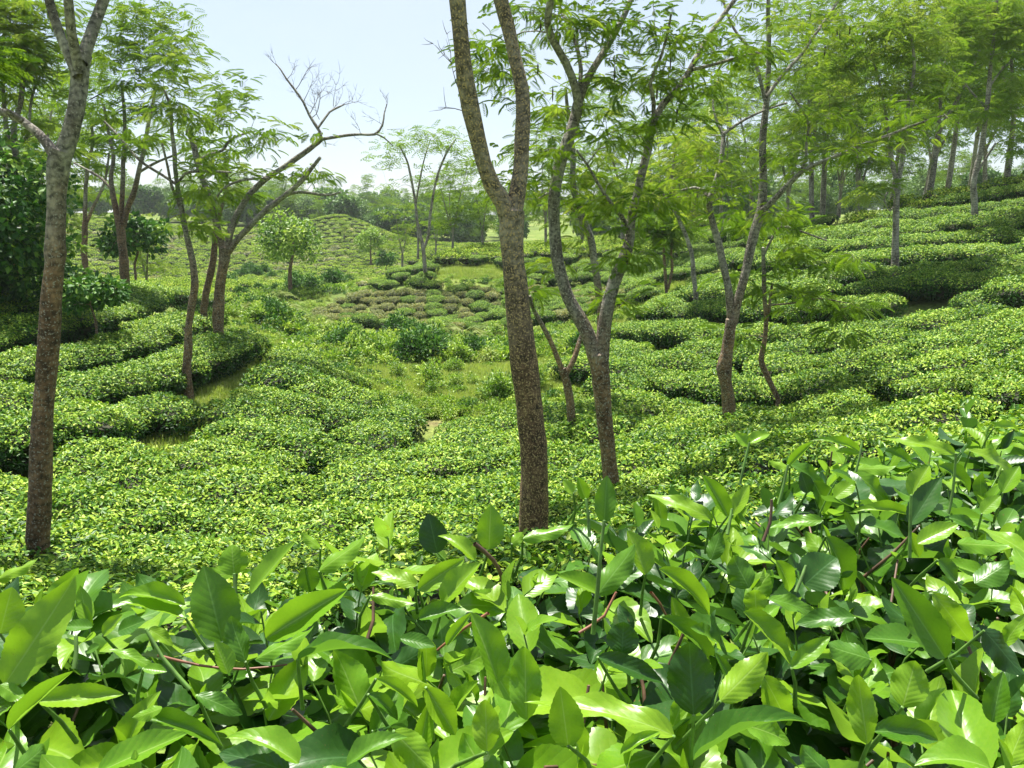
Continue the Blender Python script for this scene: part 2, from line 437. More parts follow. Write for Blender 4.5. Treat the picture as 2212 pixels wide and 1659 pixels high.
def ground_mat():
    m, nt, N, L = new_mat('grassy_soil')
    out = N.new('ShaderNodeOutputMaterial'); p = N.new('ShaderNodeBsdfPrincipled')
    tc = N.new('ShaderNodeTexCoord')
    a = N.new('ShaderNodeTexNoise'); a.inputs['Scale'].default_value = .35; a.inputs['Detail'].default_value = 6; L.new(tc.outputs['Object'], a.inputs[0])
    b = N.new('ShaderNodeTexNoise'); b.inputs['Scale'].default_value = 9; b.inputs['Detail'].default_value = 7; b.inputs['Roughness'].default_value = .7; L.new(tc.outputs['Object'], b.inputs[0])
    ra = ramp(N, [(.35, (.09, .13, .025)), (.5, (.14, .2, .035)), (.64, (.2, .23, .06)), (.74, (.2, .15, .08))])
    rb = ramp(N, [(.3, (.35,) * 3), (.55, (1,) * 3), (.75, (1.45,) * 3)])
    L.new(a.outputs[0], ra.inputs[0]); L.new(b.outputs[0], rb.inputs[0])
    mu = N.new('ShaderNodeMix'); mu.data_type = 'RGBA'; mu.blend_type = 'MULTIPLY'; mu.inputs[0].default_value = 1
    L.new(ra.outputs[0], mu.inputs[6]); L.new(rb.outputs[0], mu.inputs[7]); L.new(mu.outputs[2], p.inputs['Base Color'])
    bp = N.new('ShaderNodeBump'); bp.inputs['Strength'].default_value = .7; bp.inputs['Distance'].default_value = .06
    L.new(b.outputs[0], bp.inputs['Height']); L.new(bp.outputs[0], p.inputs['Normal'])
    p.inputs['Roughness'].default_value = .95; p.inputs['Specular IOR Level'].default_value = .15
    L.new(p.outputs[0], out.inputs[0])
    return m
nx, ny = len(GX), len(GY)
ii, jj = np.meshgrid(np.arange(nx - 1), np.arange(ny - 1))
q = (jj * nx + ii).ravel()
gme = mesh_np('ground', np.stack([gx, gy, GZ], -1).reshape(-1, 3), np.stack([q, q + 1, q + nx + 1, q + nx], -1), [ground_mat()], smooth=True)
link('ground', gme, kind='structure')

# ---------------------------------------------------------------- tea bushes
LEAF_V = np.array([(0, 0, 0), (.28, .2, .07), (.28, -.2, .07), (.68, .19, .05), (.68, -.19, .05), (1, 0, -.1), (.3, 0, 0), (.68, 0, -.02)])
LEAF_F = np.array([(0, 6, 1, 1), (0, 2, 6, 6), (6, 7, 3, 1), (6, 2, 4, 7), (7, 5, 3, 3), (7, 4, 5, 5)])
LEAF_T3 = np.array([(0, 6, 1), (0, 2, 6), (7, 5, 3), (7, 4, 5), (6, 7, 3), (6, 3, 1), (6, 2, 4), (6, 4, 7)])
DIA_V = np.array([(0, 0, 0), (.45, .22, .06), (1, 0, -.05), (.45, -.22, .06)])
DIA_T = np.array([(0, 1, 2), (0, 2, 3)])

def bush_meshes(name, n, leaf, rx=.72, h=.8, seed=0, mat=None, detail=True, drop=.3, young=1.0):
    """table-topped bush: (wood mesh with stems and an added dark core, leaf mesh)"""
    g = np.random.default_rng(seed)
    nt_ = int(n * .68)
    r = np.sqrt(g.random(nt_)) * rx; a = g.random(nt_) * 2 * math.pi
    lump = 1 + .1 * np.sin(a * 3 + seed) + .07 * np.sin(a * 5 + 2 * seed)
    top = np.stack([r * np.cos(a) * lump, r * np.sin(a) * lump, h * (1 - drop * (r / rx) ** 3.6)], 1)
    top[:, 2] += .035 * np.sin(top[:, 0] * 9 + seed) * np.cos(top[:, 1] * 8) + g.normal(0, .022, nt_) - g.random(nt_) ** 3 * .12
    nrm_t = np.stack([np.cos(a) * (r / rx) ** 3 * .9, np.sin(a) * (r / rx) ** 3 * .9, np.ones(nt_)], 1)
    ns = n - nt_
    a2 = g.random(ns) * 2 * math.pi; zz = g.random(ns) ** .8
    lump2 = 1 + .1 * np.sin(a2 * 3 + seed) + .07 * np.sin(a2 * 5 + 2 * seed)
    rr = rx * (.72 + .3 * np.sin(zz * 2.2)) * lump2 - g.random(ns) * .1
    side = np.stack([rr * np.cos(a2), rr * np.sin(a2), h * (.12 + .62 * zz)], 1)
    nrm_s = np.stack([np.cos(a2), np.sin(a2), np.full(ns, .35)], 1)
    pos = np.concatenate([top, side]); nr = np.concatenate([nrm_t, nrm_s])
    nr /= np.linalg.norm(nr, axis=1, keepdims=True)
    N_ = len(pos)
    d = g.normal(0, 1, (N_, 3)); d -= (d * nr).sum(1, keepdims=True) * nr
    d /= np.linalg.norm(d, axis=1, keepdims=True)
    up = np.clip(g.normal(.35, .4, N_), -.5, 1.6)[:, None]
    d = d + nr * up; d[:, 2] += .15 * (1 - (np.arange(N_) < nt_))
    nn = nr + g.normal(0, .35, (N_, 3)); nn[:, 2] += .25
    isyoung = (g.random(N_) < .45 * young) & (np.arange(N_) < nt_)
    tone = np.where(np.arange(N_) < nt_, .42 + g.normal(0, .1, N_), .06 + .24 * np.clip(pos[:, 2] / h, 0, 1) + g.normal(0, .09, N_))  # side leaves darker downwards: leaf age and shade both put into the tone
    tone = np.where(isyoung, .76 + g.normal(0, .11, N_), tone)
    s = leaf * (.75 + .5 * g.random(N_)) * np.where(isyoung, .85, 1.1)
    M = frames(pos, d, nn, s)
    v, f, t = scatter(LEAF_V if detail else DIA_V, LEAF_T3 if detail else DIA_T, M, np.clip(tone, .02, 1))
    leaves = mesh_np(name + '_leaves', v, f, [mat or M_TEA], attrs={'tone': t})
    # core: solid and dark, added to block light; wood: forked stems down to the soil
    b = Bag()
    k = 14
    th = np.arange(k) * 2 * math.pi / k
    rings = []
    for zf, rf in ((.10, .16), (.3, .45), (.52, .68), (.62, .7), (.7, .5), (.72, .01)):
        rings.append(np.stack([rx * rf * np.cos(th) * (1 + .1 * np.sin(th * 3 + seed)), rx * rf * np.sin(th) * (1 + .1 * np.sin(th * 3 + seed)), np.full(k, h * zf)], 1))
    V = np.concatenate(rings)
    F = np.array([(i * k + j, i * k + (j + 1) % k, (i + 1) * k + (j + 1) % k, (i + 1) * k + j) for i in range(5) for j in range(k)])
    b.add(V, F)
    for s_ in range(4 if detail else 1):
        an = g.random() * 6.28
        tube(b, [(.03 * math.cos(an), .03 * math.sin(an), -.25, .035), (.05 * math.cos(an), .05 * math.sin(an), .1, .028), (rx * .45 * math.cos(an), rx * .45 * math.sin(an), h * .5, .015)], 5)
    wood = b.mesh(name + '_core_wood', [M_CORE])
    return wood, leaves

def joined(name, pair, mats):
    """one mesh out of (wood, leaves) for the stuff instancer"""
    vs_, fs_, mi, tone, off = [], [], [], [], 0
    for k, me in enumerate(pair):
        co = np.empty(len(me.vertices) * 3, np.float32); me.vertices.foreach_get('co', co)
        tv = np.empty(len(me.vertices), np.float32)
        me.attributes['tone'].data.foreach_get('value', tv)
        me.calc_loop_triangles()
        tri = np.empty(len(me.loop_triangles) * 3, np.int32); me.loop_triangles.foreach_get('vertices', tri)
        vs_.append(co.reshape(-1, 3)); fs_.append(tri.reshape(-1, 3) + off); mi.append(np.full(len(tri) // 3, k)); tone.append(tv)
        off += len(tv)
    return mesh_np(name, np.concatenate(vs_), np.concatenate(fs_), mats, np.concatenate(mi), attrs={'tone': np.concatenate(tone)})

def instancer(name, meshes, pos, rot, scl, idx, label=None, cat=None, parent=None):
    """ONE object of kind stuff: points + geometry nodes placing the given meshes"""
    src = bpy.data.collections.new(name + '_kinds')
    for k, me in enumerate(meshes):
        src.objects.link(bpy.data.objects.new('%s_kind_%02d' % (name, k), me))
    me = mesh_np(name, pos, [], attrs={'rot': rot, 'scl': scl})
    a = me.attributes.new('idx', 'INT', 'POINT'); a.data.foreach_set('value', np.asarray(idx, np.int32))
    o = link(name, me, parent, kind='stuff')
    if label: o['label'] = label
    if cat: o['category'] = cat
    ng = bpy.data.node_groups.new(name, 'GeometryNodeTree')
    ng.interface.new_socket('Geometry', in_out='INPUT', socket_type='NodeSocketGeometry')
    ng.interface.new_socket('Geometry', in_out='OUTPUT', socket_type='NodeSocketGeometry')
    N, L = ng.nodes, ng.links
    gi = N.new('NodeGroupInput'); go = N.new('NodeGroupOutput')
    ci = N.new('GeometryNodeCollectionInfo'); ci.inputs[0].default_value = src
    ci.inputs['Separate Children'].default_value = True; ci.inputs['Reset Children'].default_value = True
    ip = N.new('GeometryNodeInstanceOnPoints'); ip.inputs['Pick Instance'].default_value = True
    def attr(nm, dt):
        n = N.new('GeometryNodeInputNamedAttribute'); n.data_type = dt; n.inputs[0].default_value = nm; return n
    L.new(gi.outputs[0], ip.inputs['Points']); L.new(ci.outputs[0], ip.inputs['Instance'])
    L.new(attr('idx', 'INT').outputs[0], ip.inputs['Instance Index'])
    L.new(attr('rot', 'FLOAT_VECTOR').outputs[0], ip.inputs['Rotation'])
    L.new(attr('scl', 'FLOAT_VECTOR').outputs[0], ip.inputs['Scale'])
    L.new(ip.outputs[0], go.inputs[0])
    md = o.modifiers.new('scatter', 'NODES'); md.node_group = ng
    return o

# zones, outlined on the photograph, looked up for every planting place on the terrain
Z_LEFT = [(-900,640),(0,560),(230,585),(300,600),(400,650),(480,690),(545,735),(540,765),(505,830),(450,868),(400,905),(362,935),(320,975),(225,975),(0,978),(-900,1000)]
Z_FRONT = [(-900,1015),(0,992),(330,984),(414,918),(495,862),(545,830),(572,775),(585,722),(640,748),(720,790),(830,842),(965,882),(1080,880),(1260,850),(1340,800),(1400,840),(1450,1000),(1500,1600),(-900,1600)]
Z_RIGHT = [(1330,740),(1345,700),(1430,640),(1520,585),(1600,550),(1700,500),(1790,480),(1900,435),(2212,370),(3200,250),(3200,1500),(1500,1600),(1450,1000),(1400,840),(1290,800),(1230,815),(1210,770)]
DITCH = [[(905,1050),(895,1000),(925,950),(955,905),(965,880)],[(560,1045),(640,1030),(660,1000),(700,960)]]
g0 = np.random.default_rng(11)
def ring_sites(c, r0, r1, a0, a1, dr, ds, jit=.10):
    out = []
    r = r0
    while r < r1:
        n = max(1, int(r * abs(a1 - a0) / ds))
        a = a0 + (np.arange(n) + g0.random()) * (a1 - a0) / n
        rr = r + g0.normal(0, jit, n) + .35 * np.sin(a * r * .22 + c[0])
        out.append(np.stack([c[0] + rr * np.cos(a), c[1] + rr * np.sin(a)], 1))
        r += dr
    s = np.concatenate(out)
    return s + g0.normal(0, jit * .6, s.shape)
def zoned(s, poly, ylim, h=T):
    z = ground(s[:, 0], s[:, 1])
    u, v, d = project(np.stack([s[:, 0], s[:, 1], z + h], 1))
    ok = in_poly(u, v, poly) & (s[:, 1] > ylim[0]) & (s[:, 1] < ylim[1])
    return s[ok]
def off_lines(s, lines, w):
    z = ground(s[:, 0], s[:, 1]); u, v, d = project(np.stack([s[:, 0], s[:, 1], z + .5], 1))
    keep = np.ones(len(s), bool)
    for ln in lines:
        for (u0, v0), (u1, v1) in zip(ln[:-1], ln[1:]):
            t = np.clip(((u - u0) * (u1 - u0) + (v - v0) * (v1 - v0)) / ((u1 - u0) ** 2 + (v1 - v0) ** 2), 0, 1)
            du = (u - u0 - t * (u1 - u0)) * d / FPX; dv = (v - v0 - t * (v1 - v0)) * d / FPX * 2.2
            keep &= np.hypot(du, dv) > w
    return s[keep]
PI = math.pi
# left slope: rows follow the contours of the hill to the left
sA = zoned(ring_sites((-21, 21), 2, 26, -PI, PI, 1.72, .84, .05), Z_LEFT, (10, 29))
sB = zoned(ring_sites((-3, 40), 12, 38, -PI * .95, -PI * .05, 1.46, .86, .06), Z_FRONT, (4.0, 24))
PATH = [[(300,985),(345,962),(410,905),(470,862),(520,815),(555,765),(566,715)]]
sB = off_lines(off_lines(sB, DITCH, .32), PATH, .46); sA = off_lines(sA, PATH, .5)
sC = zoned(np.concatenate([ring_sites((21, 36), 2, 19.5, PI * .6, PI * 1.75, 1.78, .82, .05), ring_sites((21, 36), 19.8, 40, PI * .6, PI * 1.75, 1.55, .86, .06)]), Z_RIGHT, (4.2, 46))
# shaded track on the right slope and the terrace in front of it
TRACK_R = [[(1330,735),(1500,775),(1610,800),(1700,870)],[(1820,625),(2000,655),(2212,668),(2600,690)],[(1880,880),(2060,860),(2300,900)],[(1990,930),(2100,945),(2300,960)]]
sC = off_lines(sC, TRACK_R, .2)
# centre hill: contour rows low down, a gap of grass and a hedge on the crest
def hill_c():
    s = np.concatenate([ring_sites((5, 74), 29.5, 42, -PI * .8, -PI * .2, 1.05, .76, .085), ring_sites((3.5, 58), 1.5, 17, -PI, PI, 1.5, .95, .08)])
    z = ground(s[:, 0], s[:, 1]); u, v, d = project(np.stack([s[:, 0], s[:, 1], z + T], 1))
    r74 = np.hypot(s[:, 0] - 5, s[:, 1] - 74); n1 = np.arange(len(s)) < len(s) - len(ring_sites((3.5, 58), 1.5, 17, -PI, PI, 1.5, .95, .08)); low = in_poly(u, v, [(625,676),(680,640),(780,612),(900,604),(1330,604),(1440,640),(1330,700),(900,690)])
    mid = in_poly(u, v, [(780,615),(850,575),(930,540),(990,545),(1350,545),(1450,560),(1440,635),(1330,603),(900,603)]) & (g0.random(len(s)) < .6)
    hole = in_poly(u, v, [(930,570),(985,548),(1060,548),(1085,570),(1075,596),(960,594)])
    crest = in_poly(u, v, [(950,550),(985,518),(1080,508),(1500,510),(1500,530),(980,548)]) & (s[:, 1] > 49.5)
    ok = (s[:, 1] > 34) & (s[:, 1] < 60)
    return s[low & ok & n1], s[mid & ~hole & ok & ~n1], s[crest & ok & ~n1]
sD, sE, sF = hill_c()
# far hills
def far(c, r0, r1, poly, yl):
    return zoned(ring_sites(c, r0, r1, -PI, 0, 1.7, 1.35, .1), poly, yl)
sG = far((-40, 150), 8, 100, [(-300,440),(160,450),(300,465),(560,475),(680,450),(760,440),(850,495),(905,530),(870,600),(690,600),(640,610),(300,620),(-300,620)], (55, 145))
sJ = zoned(ring_sites((24, 58), 2, 40, -PI, PI, 1.7, 1.15, .1), [(1260,500),(1500,470),(1840,455),(1760,500),(1640,545),(1520,580),(1430,645),(1340,610),(1300,560)], (33, 63))
sJ = sJ[g0.random(len(sJ)) < .75]
sK = zoned(ring_sites((-30, 70), 2, 50, -PI, PI, 1.6, 1.2, .1), [(-300,520),(100,520),(560,560),(520,612),(440,650),(300,620),(-300,640)], (33, 60))
sH = zoned(ring_sites((20, 90), 4, 60, -PI, PI, 1.6, 1.3), [(880,480),(1700,440),(1700,540),(1400,560),(880,560)], (62, 120))
print('sites', *[len(s) for s in (sA, sB, sC, sD, sE, sF, sG, sH)])

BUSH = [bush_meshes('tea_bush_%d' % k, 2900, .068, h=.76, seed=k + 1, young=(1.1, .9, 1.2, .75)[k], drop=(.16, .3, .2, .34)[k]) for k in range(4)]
BUSH_B = [bush_meshes('browned_tea_bush_%d' % k, 1100, .085, rx=.6, h=.68, seed=k + 21, mat=M_TEA_BROWN) for k in range(2)]
NEAR = BUSH + BUSH_B
NEAR_J = [joined('tea_near_%d' % k, b, [M_CORE, b[1].materials[0]]) for k, b in enumerate(NEAR)]
MID_J = []
for k in range(3):
    b = bush_meshes('tea_mid_%d' % k, 420, .13, rx=.66, seed=k + 31, detail=False, h=.72, mat=M_TEA_FAR); MID_J.append(joined('tea_far_%d' % k, b, [M_CORE, M_TEA_FAR]))
for k in range(2):
    b = bush_meshes('tea_midb_%d' % k, 330, .15, seed=k + 41, detail=False, h=.66, mat=M_TEA_BROWN); MID_J.append(joined('tea_farb_%d' % k, b, [M_CORE, M_TEA_BROWN]))

rows = []
for key, s in (('A', sA), ('B', sB), ('C', sC), ('D', sD), ('E', sE), ('F', sF), ('G', sG), ('H', sH), ('J', sJ), ('K', sK)):
    for x, y in s:
        rows.append((key, x, y))
keys = np.array([r[0] for r in rows]); XY = np.array([r[1:] for r in rows], float)
ZG = ground(XY[:, 0], XY[:, 1])
U_, V_, D_ = project(np.stack([XY[:, 0], XY[:, 1], ZG + .6], 1))
vis = (U_ > -60) & (U_ < 2280) & (V_ < 1700)
# slopes for tilt so that tables follow the hill a little
eps = .6
gxs = (ground(XY[:, 0] + eps, XY[:, 1]) - ground(XY[:, 0] - eps, XY[:, 1])) / (2 * eps)
gys = (ground(XY[:, 0], XY[:, 1] + eps) - ground(XY[:, 0], XY[:, 1] - eps)) / (2 * eps)
score = np.where(vis, D_, 1e6)
order = np.argsort(score)
indiv = set(order[:296].tolist())
LAB = {'A': ('rounded tea bush in the contour rows of the left slope', 'tea bushes on the left slope'),
       'B': ('low flat topped tea bush in the bright field on the valley bottom', 'tea bushes in the front field'),
       'C': ('flat topped tea bush in the field of the right slope', 'tea bushes on the right slope')}
scl_all = .86 + .26 * g0.random(len(XY)); rot_all = g0.random(len(XY)) * 2 * PI
sclz = scl_all * (.94 + .12 * g0.random(len(XY)))
scl_all = np.where(keys == 'B', scl_all * 1.05, scl_all)
scl_all = np.where(keys == 'E', scl_all * .95, scl_all)
TEA_STUFF = []
for i in range(len(XY)):
    k = keys[i]
    if i in indiv and k in LAB:
        wood, leaves = BUSH[int(g0.integers(0, 4))]
        o = thing('tea_bush', LAB[k][0], 'tea bush', (XY[i, 0], XY[i, 1], ZG[i]), LAB[k][1], wood)
        tilt = Vector((-gxs[i] * .6, -gys[i] * .6, 1)).normalized()
        qn = Vector((0, 0, 1)).rotation_difference(tilt).to_matrix() @ Matrix.Rotation(rot_all[i], 3, 'Z')
        o.rotation_euler = qn.to_euler(); o.scale = (scl_all[i], scl_all[i], sclz[i])
        link('leaves', leaves, o, kind='stuff')
    else:
        TEA_STUFF.append(i)
TEA_STUFF = np.array(TEA_STUFF)
kk = keys[TEA_STUFF]; yy = XY[TEA_STUFF, 1]
tilts = []
for i in TEA_STUFF:
    tilt = Vector((-gxs[i] * .6, -gys[i] * .6, 1)).normalized()
    tilts.append((Vector((0, 0, 1)).rotation_difference(tilt).to_matrix() @ Matrix.Rotation(rot_all[i], 3, 'Z')).to_euler())
tilts = np.array([tuple(t) for t in tilts])
brown = (kk == 'D') & (g0.random(len(kk)) < np.where(U_[TEA_STUFF] < 930, .85, .4)) | (kk == 'G') & (g0.random(len(kk)) < .12)
idx = np.where(yy < 34, g0.integers(0, 4, len(kk)), 6 + g0.integers(0, 3, len(kk)))
idx = np.where(brown, np.where(yy < 50, 4 + g0.integers(0, 2, len(kk)), 9 + g0.integers(0, 2, len(kk))), idx)
idx = np.where(((kk == 'D') | (kk == 'E') | (kk == 'J')) & ~brown, g0.integers(0, 4, len(kk)), idx)
S3 = np.stack([scl_all[TEA_STUFF], scl_all[TEA_STUFF], sclz[TEA_STUFF]], 1)
S3[kk == 'D'] *= np.array((.62, .62, .66)) * (.85 + .35 * g0.random((int((kk == 'D').sum()), 1))); S3[kk == 'E'] *= .85; S3[kk == 'J'] *= .85; S3[kk == 'G'] *= np.array((1.0, 1.0, .8))
instancer('tea_field', NEAR_J + MID_J, np.stack([XY[TEA_STUFF, 0], XY[TEA_STUFF, 1], ZG[TEA_STUFF]], 1), tilts, S3, idx,
          'tea bushes covering the farther slopes and hills in contour rows', 'tea plants')
# ---------------------------------------------------------------- trees
def frond_template(pairs, plen, pwid, droop=.28, fold=.05):
    """bipinnate frond of unit length along +x: rachis with pairs of narrow pinnae"""
    V = []; F = []
    xs = np.linspace(.12, .97, pairs)
    for k, x in enumerate(xs):
        z = -droop * x * x
        l = plen * math.sin(math.pi * (.22 + .66 * (k + 1) / (pairs + 1))) * 1.1
        for s in (1, -1):
            ax, ay = .5, .86 * s
            b = len(V)
            w = pwid * .5
            V += [(x, 0, z), (x + ax * l * .5 - w * .86, ay * l * .5 + w * .5 * s, z + fold), (x + ax * l, ay * l, z - .06), (x + ax * l * .5 + w * .86, ay * l * .5 - w * .5 * s, z + fold)]
            F += [(b, b + 1, b + 2), (b, b + 2, b + 3)]
    b = len(V)
    V += [(0, .006, 0), (0, -.006, 0), (1, 0, -droop)]
    F += [(b, b + 1, b + 2)]
    return np.array(V), np.array(F)
FROND = {0: frond_template(9, .32, .055), 1: frond_template(6, .34, .085), 2: frond_template(4, .36, .14)}

def fronds_at(centers, dirs, n, L, lod, g, spread=.33, droop=.25, tone0=.5):
    """fans of fronds round each twig end; returns verts, faces, tone"""
    N_ = len(centers) * n
    c = np.repeat(centers, n, 0); d0 = np.repeat(dirs, n, 0)
    a = g.random(N_) * 2 * PI
    rad = np.stack([np.cos(a), np.sin(a), g.normal(.06, .22, N_)], 1)
    off = g.random((N_, 1)) ** .7 * spread
    base = c + rad * off * np.array((1, 1, .5)) + g.normal(0, .05, (N_, 3))
    d = rad + .5 * d0 + g.normal(0, .3, (N_, 3)) * np.array((1, 1, .5)); d[:, 2] -= droop * g.random(N_)
    nn = np.array((0, 0, 1.0)) + g.normal(0, .3, (N_, 3))
    s = L * (.65 + .7 * g.random(N_))
    tn = tone0 + np.repeat(g.normal(0, .13, len(centers)), n) + g.normal(0, .07, N_)
    return scatter(*FROND[lod], frames(base, d, nn, s), np.clip(tn, 0, 1))

def grow(limbs, centers, g, bag, tip_r=.004, wob=.1, seg=4):
    """thin branches from the traced limbs to every crown cluster; returns end directions"""
    nodes = np.concatenate([l for l in limbs])          # xyz r
    P_ = nodes[:, :3].copy(); Rr = nodes[:, 3].copy()
    dist = np.array([np.min(((P_ - c) ** 2).sum(1)) for c in centers]) if len(centers) else np.array([])
    dirs = np.zeros_like(centers)
    for k in np.argsort(dist):
        c = centers[k]
        dz = P_ - c
        cost = (dz ** 2).sum(1) + np.where(P_[:, 2] > c[2] + .1, 1.2, 0) * (P_[:, 2] - c[2]) ** 2 * 2
        i = int(np.argmin(cost))
        p = P_[i]; L_ = np.linalg.norm(c - p)
        m = max(3, int(L_ / .22) + 2)
        t = np.linspace(0, 1, m)[:, None]
        side = g.normal(0, 1, 3) * wob * L_
        lift = np.array((0, 0, .12 * L_))
        pts = p + (c - p) * t + (side + lift) * np.sin(t * PI) + g.normal(0, .018 * min(L_, 1.5), (m, 3)) * (t > 0) * (t < 1)
        r0 = min(Rr[i] * .75, tip_r + .0125 * L_); r = r0 + (tip_r - r0) * t[:, 0]
        pr = np.concatenate([pts, r[:, None]], 1)
        tube(bag, pr, seg, cap=False)
        P_ = np.concatenate([P_, pts[1:]]); Rr = np.concatenate([Rr, r[1:]])
        dd = pts[-1] - pts[-2]; dirs[k] = dd / (np.linalg.norm(dd) + 1e-6)
    return dirs

def twigs(bag, p, d, L, r, depth, g, seg=4, kids=3, spread=.7, up=.25):
    n = max(3, int(L / .07)); pts = [np.append(p, r)]; q = np.array(p, float); d = np.array(d, float); d /= np.linalg.norm(d)
    bend = g.normal(0, .12, 3)
    for i in range(n):
        d = d + bend * .35 + g.normal(0, .13, 3); d[2] += up * .08; d /= np.linalg.norm(d)
        q = q + d * L / n
        pts.append(np.append(q, r * (1 - .75 * (i + 1) / n)))
    tube(bag, np.array(pts), seg, cap=False)
    if depth > 0:
        for k in range(kids + int(g.integers(0, 2))):
            i = int(g.integers(n // 3, n + 1))
            nd = d + g.normal(0, spread, 3); nd[2] += up
            twigs(bag, pts[i][:3], nd, L * (.45 + .3 * g.random()), max(r * .55, .003), depth - 1, g, seg, kids, spread, up)

def px_limb(pts, y, dy=0.0, step=.12):
    n = len(pts); out = []
    for k, (u, v, w) in enumerate(pts):
        yy_ = y + dy * (k / max(n - 1, 1)) ** 1.3
        p = at(u, v, yy_); out.append((*p, px_size(w, yy_) / 2))
    return resample(np.array(out), step)

def blob_points(blobs, y, g, more=1.0):
    """(u, v, ru, rv, n[, depth radius factor, depth shift]) ellipsoids at the tree's distance"""
    out = []
    for b in blobs:
        u, v, ru, rv, n = b[:5]; n = int(round(n * more))
        k = b[5] if len(b) > 5 else .8
        sh = b[6] if len(b) > 6 else 0
        c = at(u, v, y + sh); a = px_size(ru, y); h = px_size(rv, y)
        q = g.normal(0, 1, (n, 3)); q /= np.linalg.norm(q, axis=1, keepdims=True)
        q *= (g.random((n, 1)) ** .42)
        lay = np.round(q[:, 2] * h / .45 + g.normal(0, .13, n)) * .45 / max(h, .45)       # loose storeys of foliage
        q[:, 2] = .5 * q[:, 2] + .5 * np.clip(lay, -1, 1)
        out.append(c + q * np.array((a, a * k, h)))
    return np.concatenate(out) if out else np.zeros((0, 3))

def traced_tree(name, label, base, y, limbs, blobs, bark, leafm, seed, L=.3, nf=14, lod=0, group=None, cat='tree', dead=(), pods=None,
                rough=.05, spread=.33, tone=.5, wob=.1, extra_dy=None, more=1.0):
    g = np.random.default_rng(seed)
    b0 = at(base[0], base[1], y)
    gz = float(ground(b0[0], y))
    root = np.array((b0[0] + 0.0, y, gz))
    o = thing(name, label, cat, tuple(root), group)
    L3 = []
    for k, lb in enumerate(limbs):
        pts, dy = lb if isinstance(lb, tuple) else (lb, 0)
        pr = px_limb(pts, y, dy)
        if k == 0:
            r0 = pr[0, 3]
            foot = np.array([[root[0], y, gz - .25, r0 * 1.35], [(root[0] * .6 + pr[0, 0] * .4), y, gz + .2, r0 * 1.12]])
            pr = np.concatenate([foot, pr]) if pr[0, 2] > gz + .3 else np.concatenate([foot[:1], pr])
            pr = resample(pr, .12)
        L3.append(pr)
    for k, pr in enumerate(L3):
        bb = Bag()
        q = pr.copy(); q[:, :3] -= root
        tube(bb, q, 14 if q[0, 3] > .05 else 8, rough=rough)
        link('trunk' if k == 0 else 'limb', bb.mesh('trunk' if k == 0 else 'limb', [bark], smooth=True), o)
    c = blob_points(blobs, y, g, more)
    if len(c):
        bb = Bag()
        dirs = grow(L3, c, g, bb, wob=wob)
        bm = bb.mesh('branches', [bark])
        co = np.empty(len(bm.vertices) * 3, np.float32); bm.vertices.foreach_get('co', co); co = co.reshape(-1, 3) - root
        bm.vertices.foreach_set('co', co.astype(np.float32).ravel()); bm.update()
        link('branches', bm, o, kind='stuff')
        v, f, t = fronds_at(c, dirs, nf, L, lod, g, spread, tone0=tone)
        link('crown', mesh_np('crown', v - root, f, [leafm], attrs={'tone': t}), o, kind='stuff')
    if len(dead):
        bb = Bag()
        for (u, v, dyy, du, dv, Lm, r, dep) in dead:
            p = at(u, v, y + dyy) ; p2 = at(u + du, v + dv, y + dyy + .1)
            twigs(bb, p - root, p2 - p, Lm, r, dep, g, spread=.55, kids=3)
        link('bare_twigs', bb.mesh('bare_twigs', [M_BARK_DEAD]), o, kind='stuff')
    if pods:
        bb = Bag()
        for (u, v, ru, rv, n) in pods:
            for _ in range(n):
                p = at(u + g.normal() * ru, v + g.normal() * rv, y + g.normal() * .3) - root
                l = .13 + .1 * g.random(); w = .014
                a = g.random() * 3.1
                x = np.array((math.cos(a) * w, math.sin(a) * w, 0))
                bb.add([p, p + x - (0, 0, l * .3), p + x * .9 - (0, 0, l * .8), p - (0, 0, l), p - x * .9 - (0, 0, l * .8), p - x - (0, 0, l * .3), p + np.array((-x[1], x[0], 0)) * .3 - (0, 0, l * .5)],
                       np.array([(0, 1, 6), (1, 2, 6), (2, 3, 6), (3, 4, 6), (4, 5, 6), (5, 0, 6)]))
        link('seed_pods', bb.mesh('seed_pods', [M_BARK_DEAD]), o, kind='stuff')
    return o

# --- the trees one can tell apart, nearest first
traced_tree('shade_tree', 'big forked shade tree nearest the camera, thick flecked brown trunk', (1151,1145), 7.2, [
    [(1151,1145,70),(1153,1080,66),(1155,1000,64),(1148,920,62),(1140,850,57),(1127,750,53),(1117,650,49),(1109,570,47),(1103,505,52),(1105,455,52)],
    ([(1103,480,46),(1088,440,40),(1063,400,37),(1045,350,34),(1033,300,35),(1018,240,36),(1005,175,35),(997,100,34),(988,0,34),(975,-160,30),(960,-320,24)], -.5),
    ([(1106,475,40),(1117,420,33),(1126,370,31),(1127,310,32),(1130,250,31),(1127,190,30),(1113,130,29),(1098,60,28),(1082,0,27),(1060,-150,24),(1065,-300,20)], .6),
    ([(1097,-30,18),(1150,-90,14),(1230,-150,11),(1300,-230,8)], .6),
    ], [(960,-330,260,90,20,.9),(1120,-330,260,110,20,.9,.5),(1300,-260,140,60,10,.9,1)],
    M_BARK_GOLD, M_FEATHER, 3, rough=.055, dead=[(1003,215,0,-30,-35,.35,.006,2),(1012,250,0,-40,-40,.3,.005,1)], nf=12)

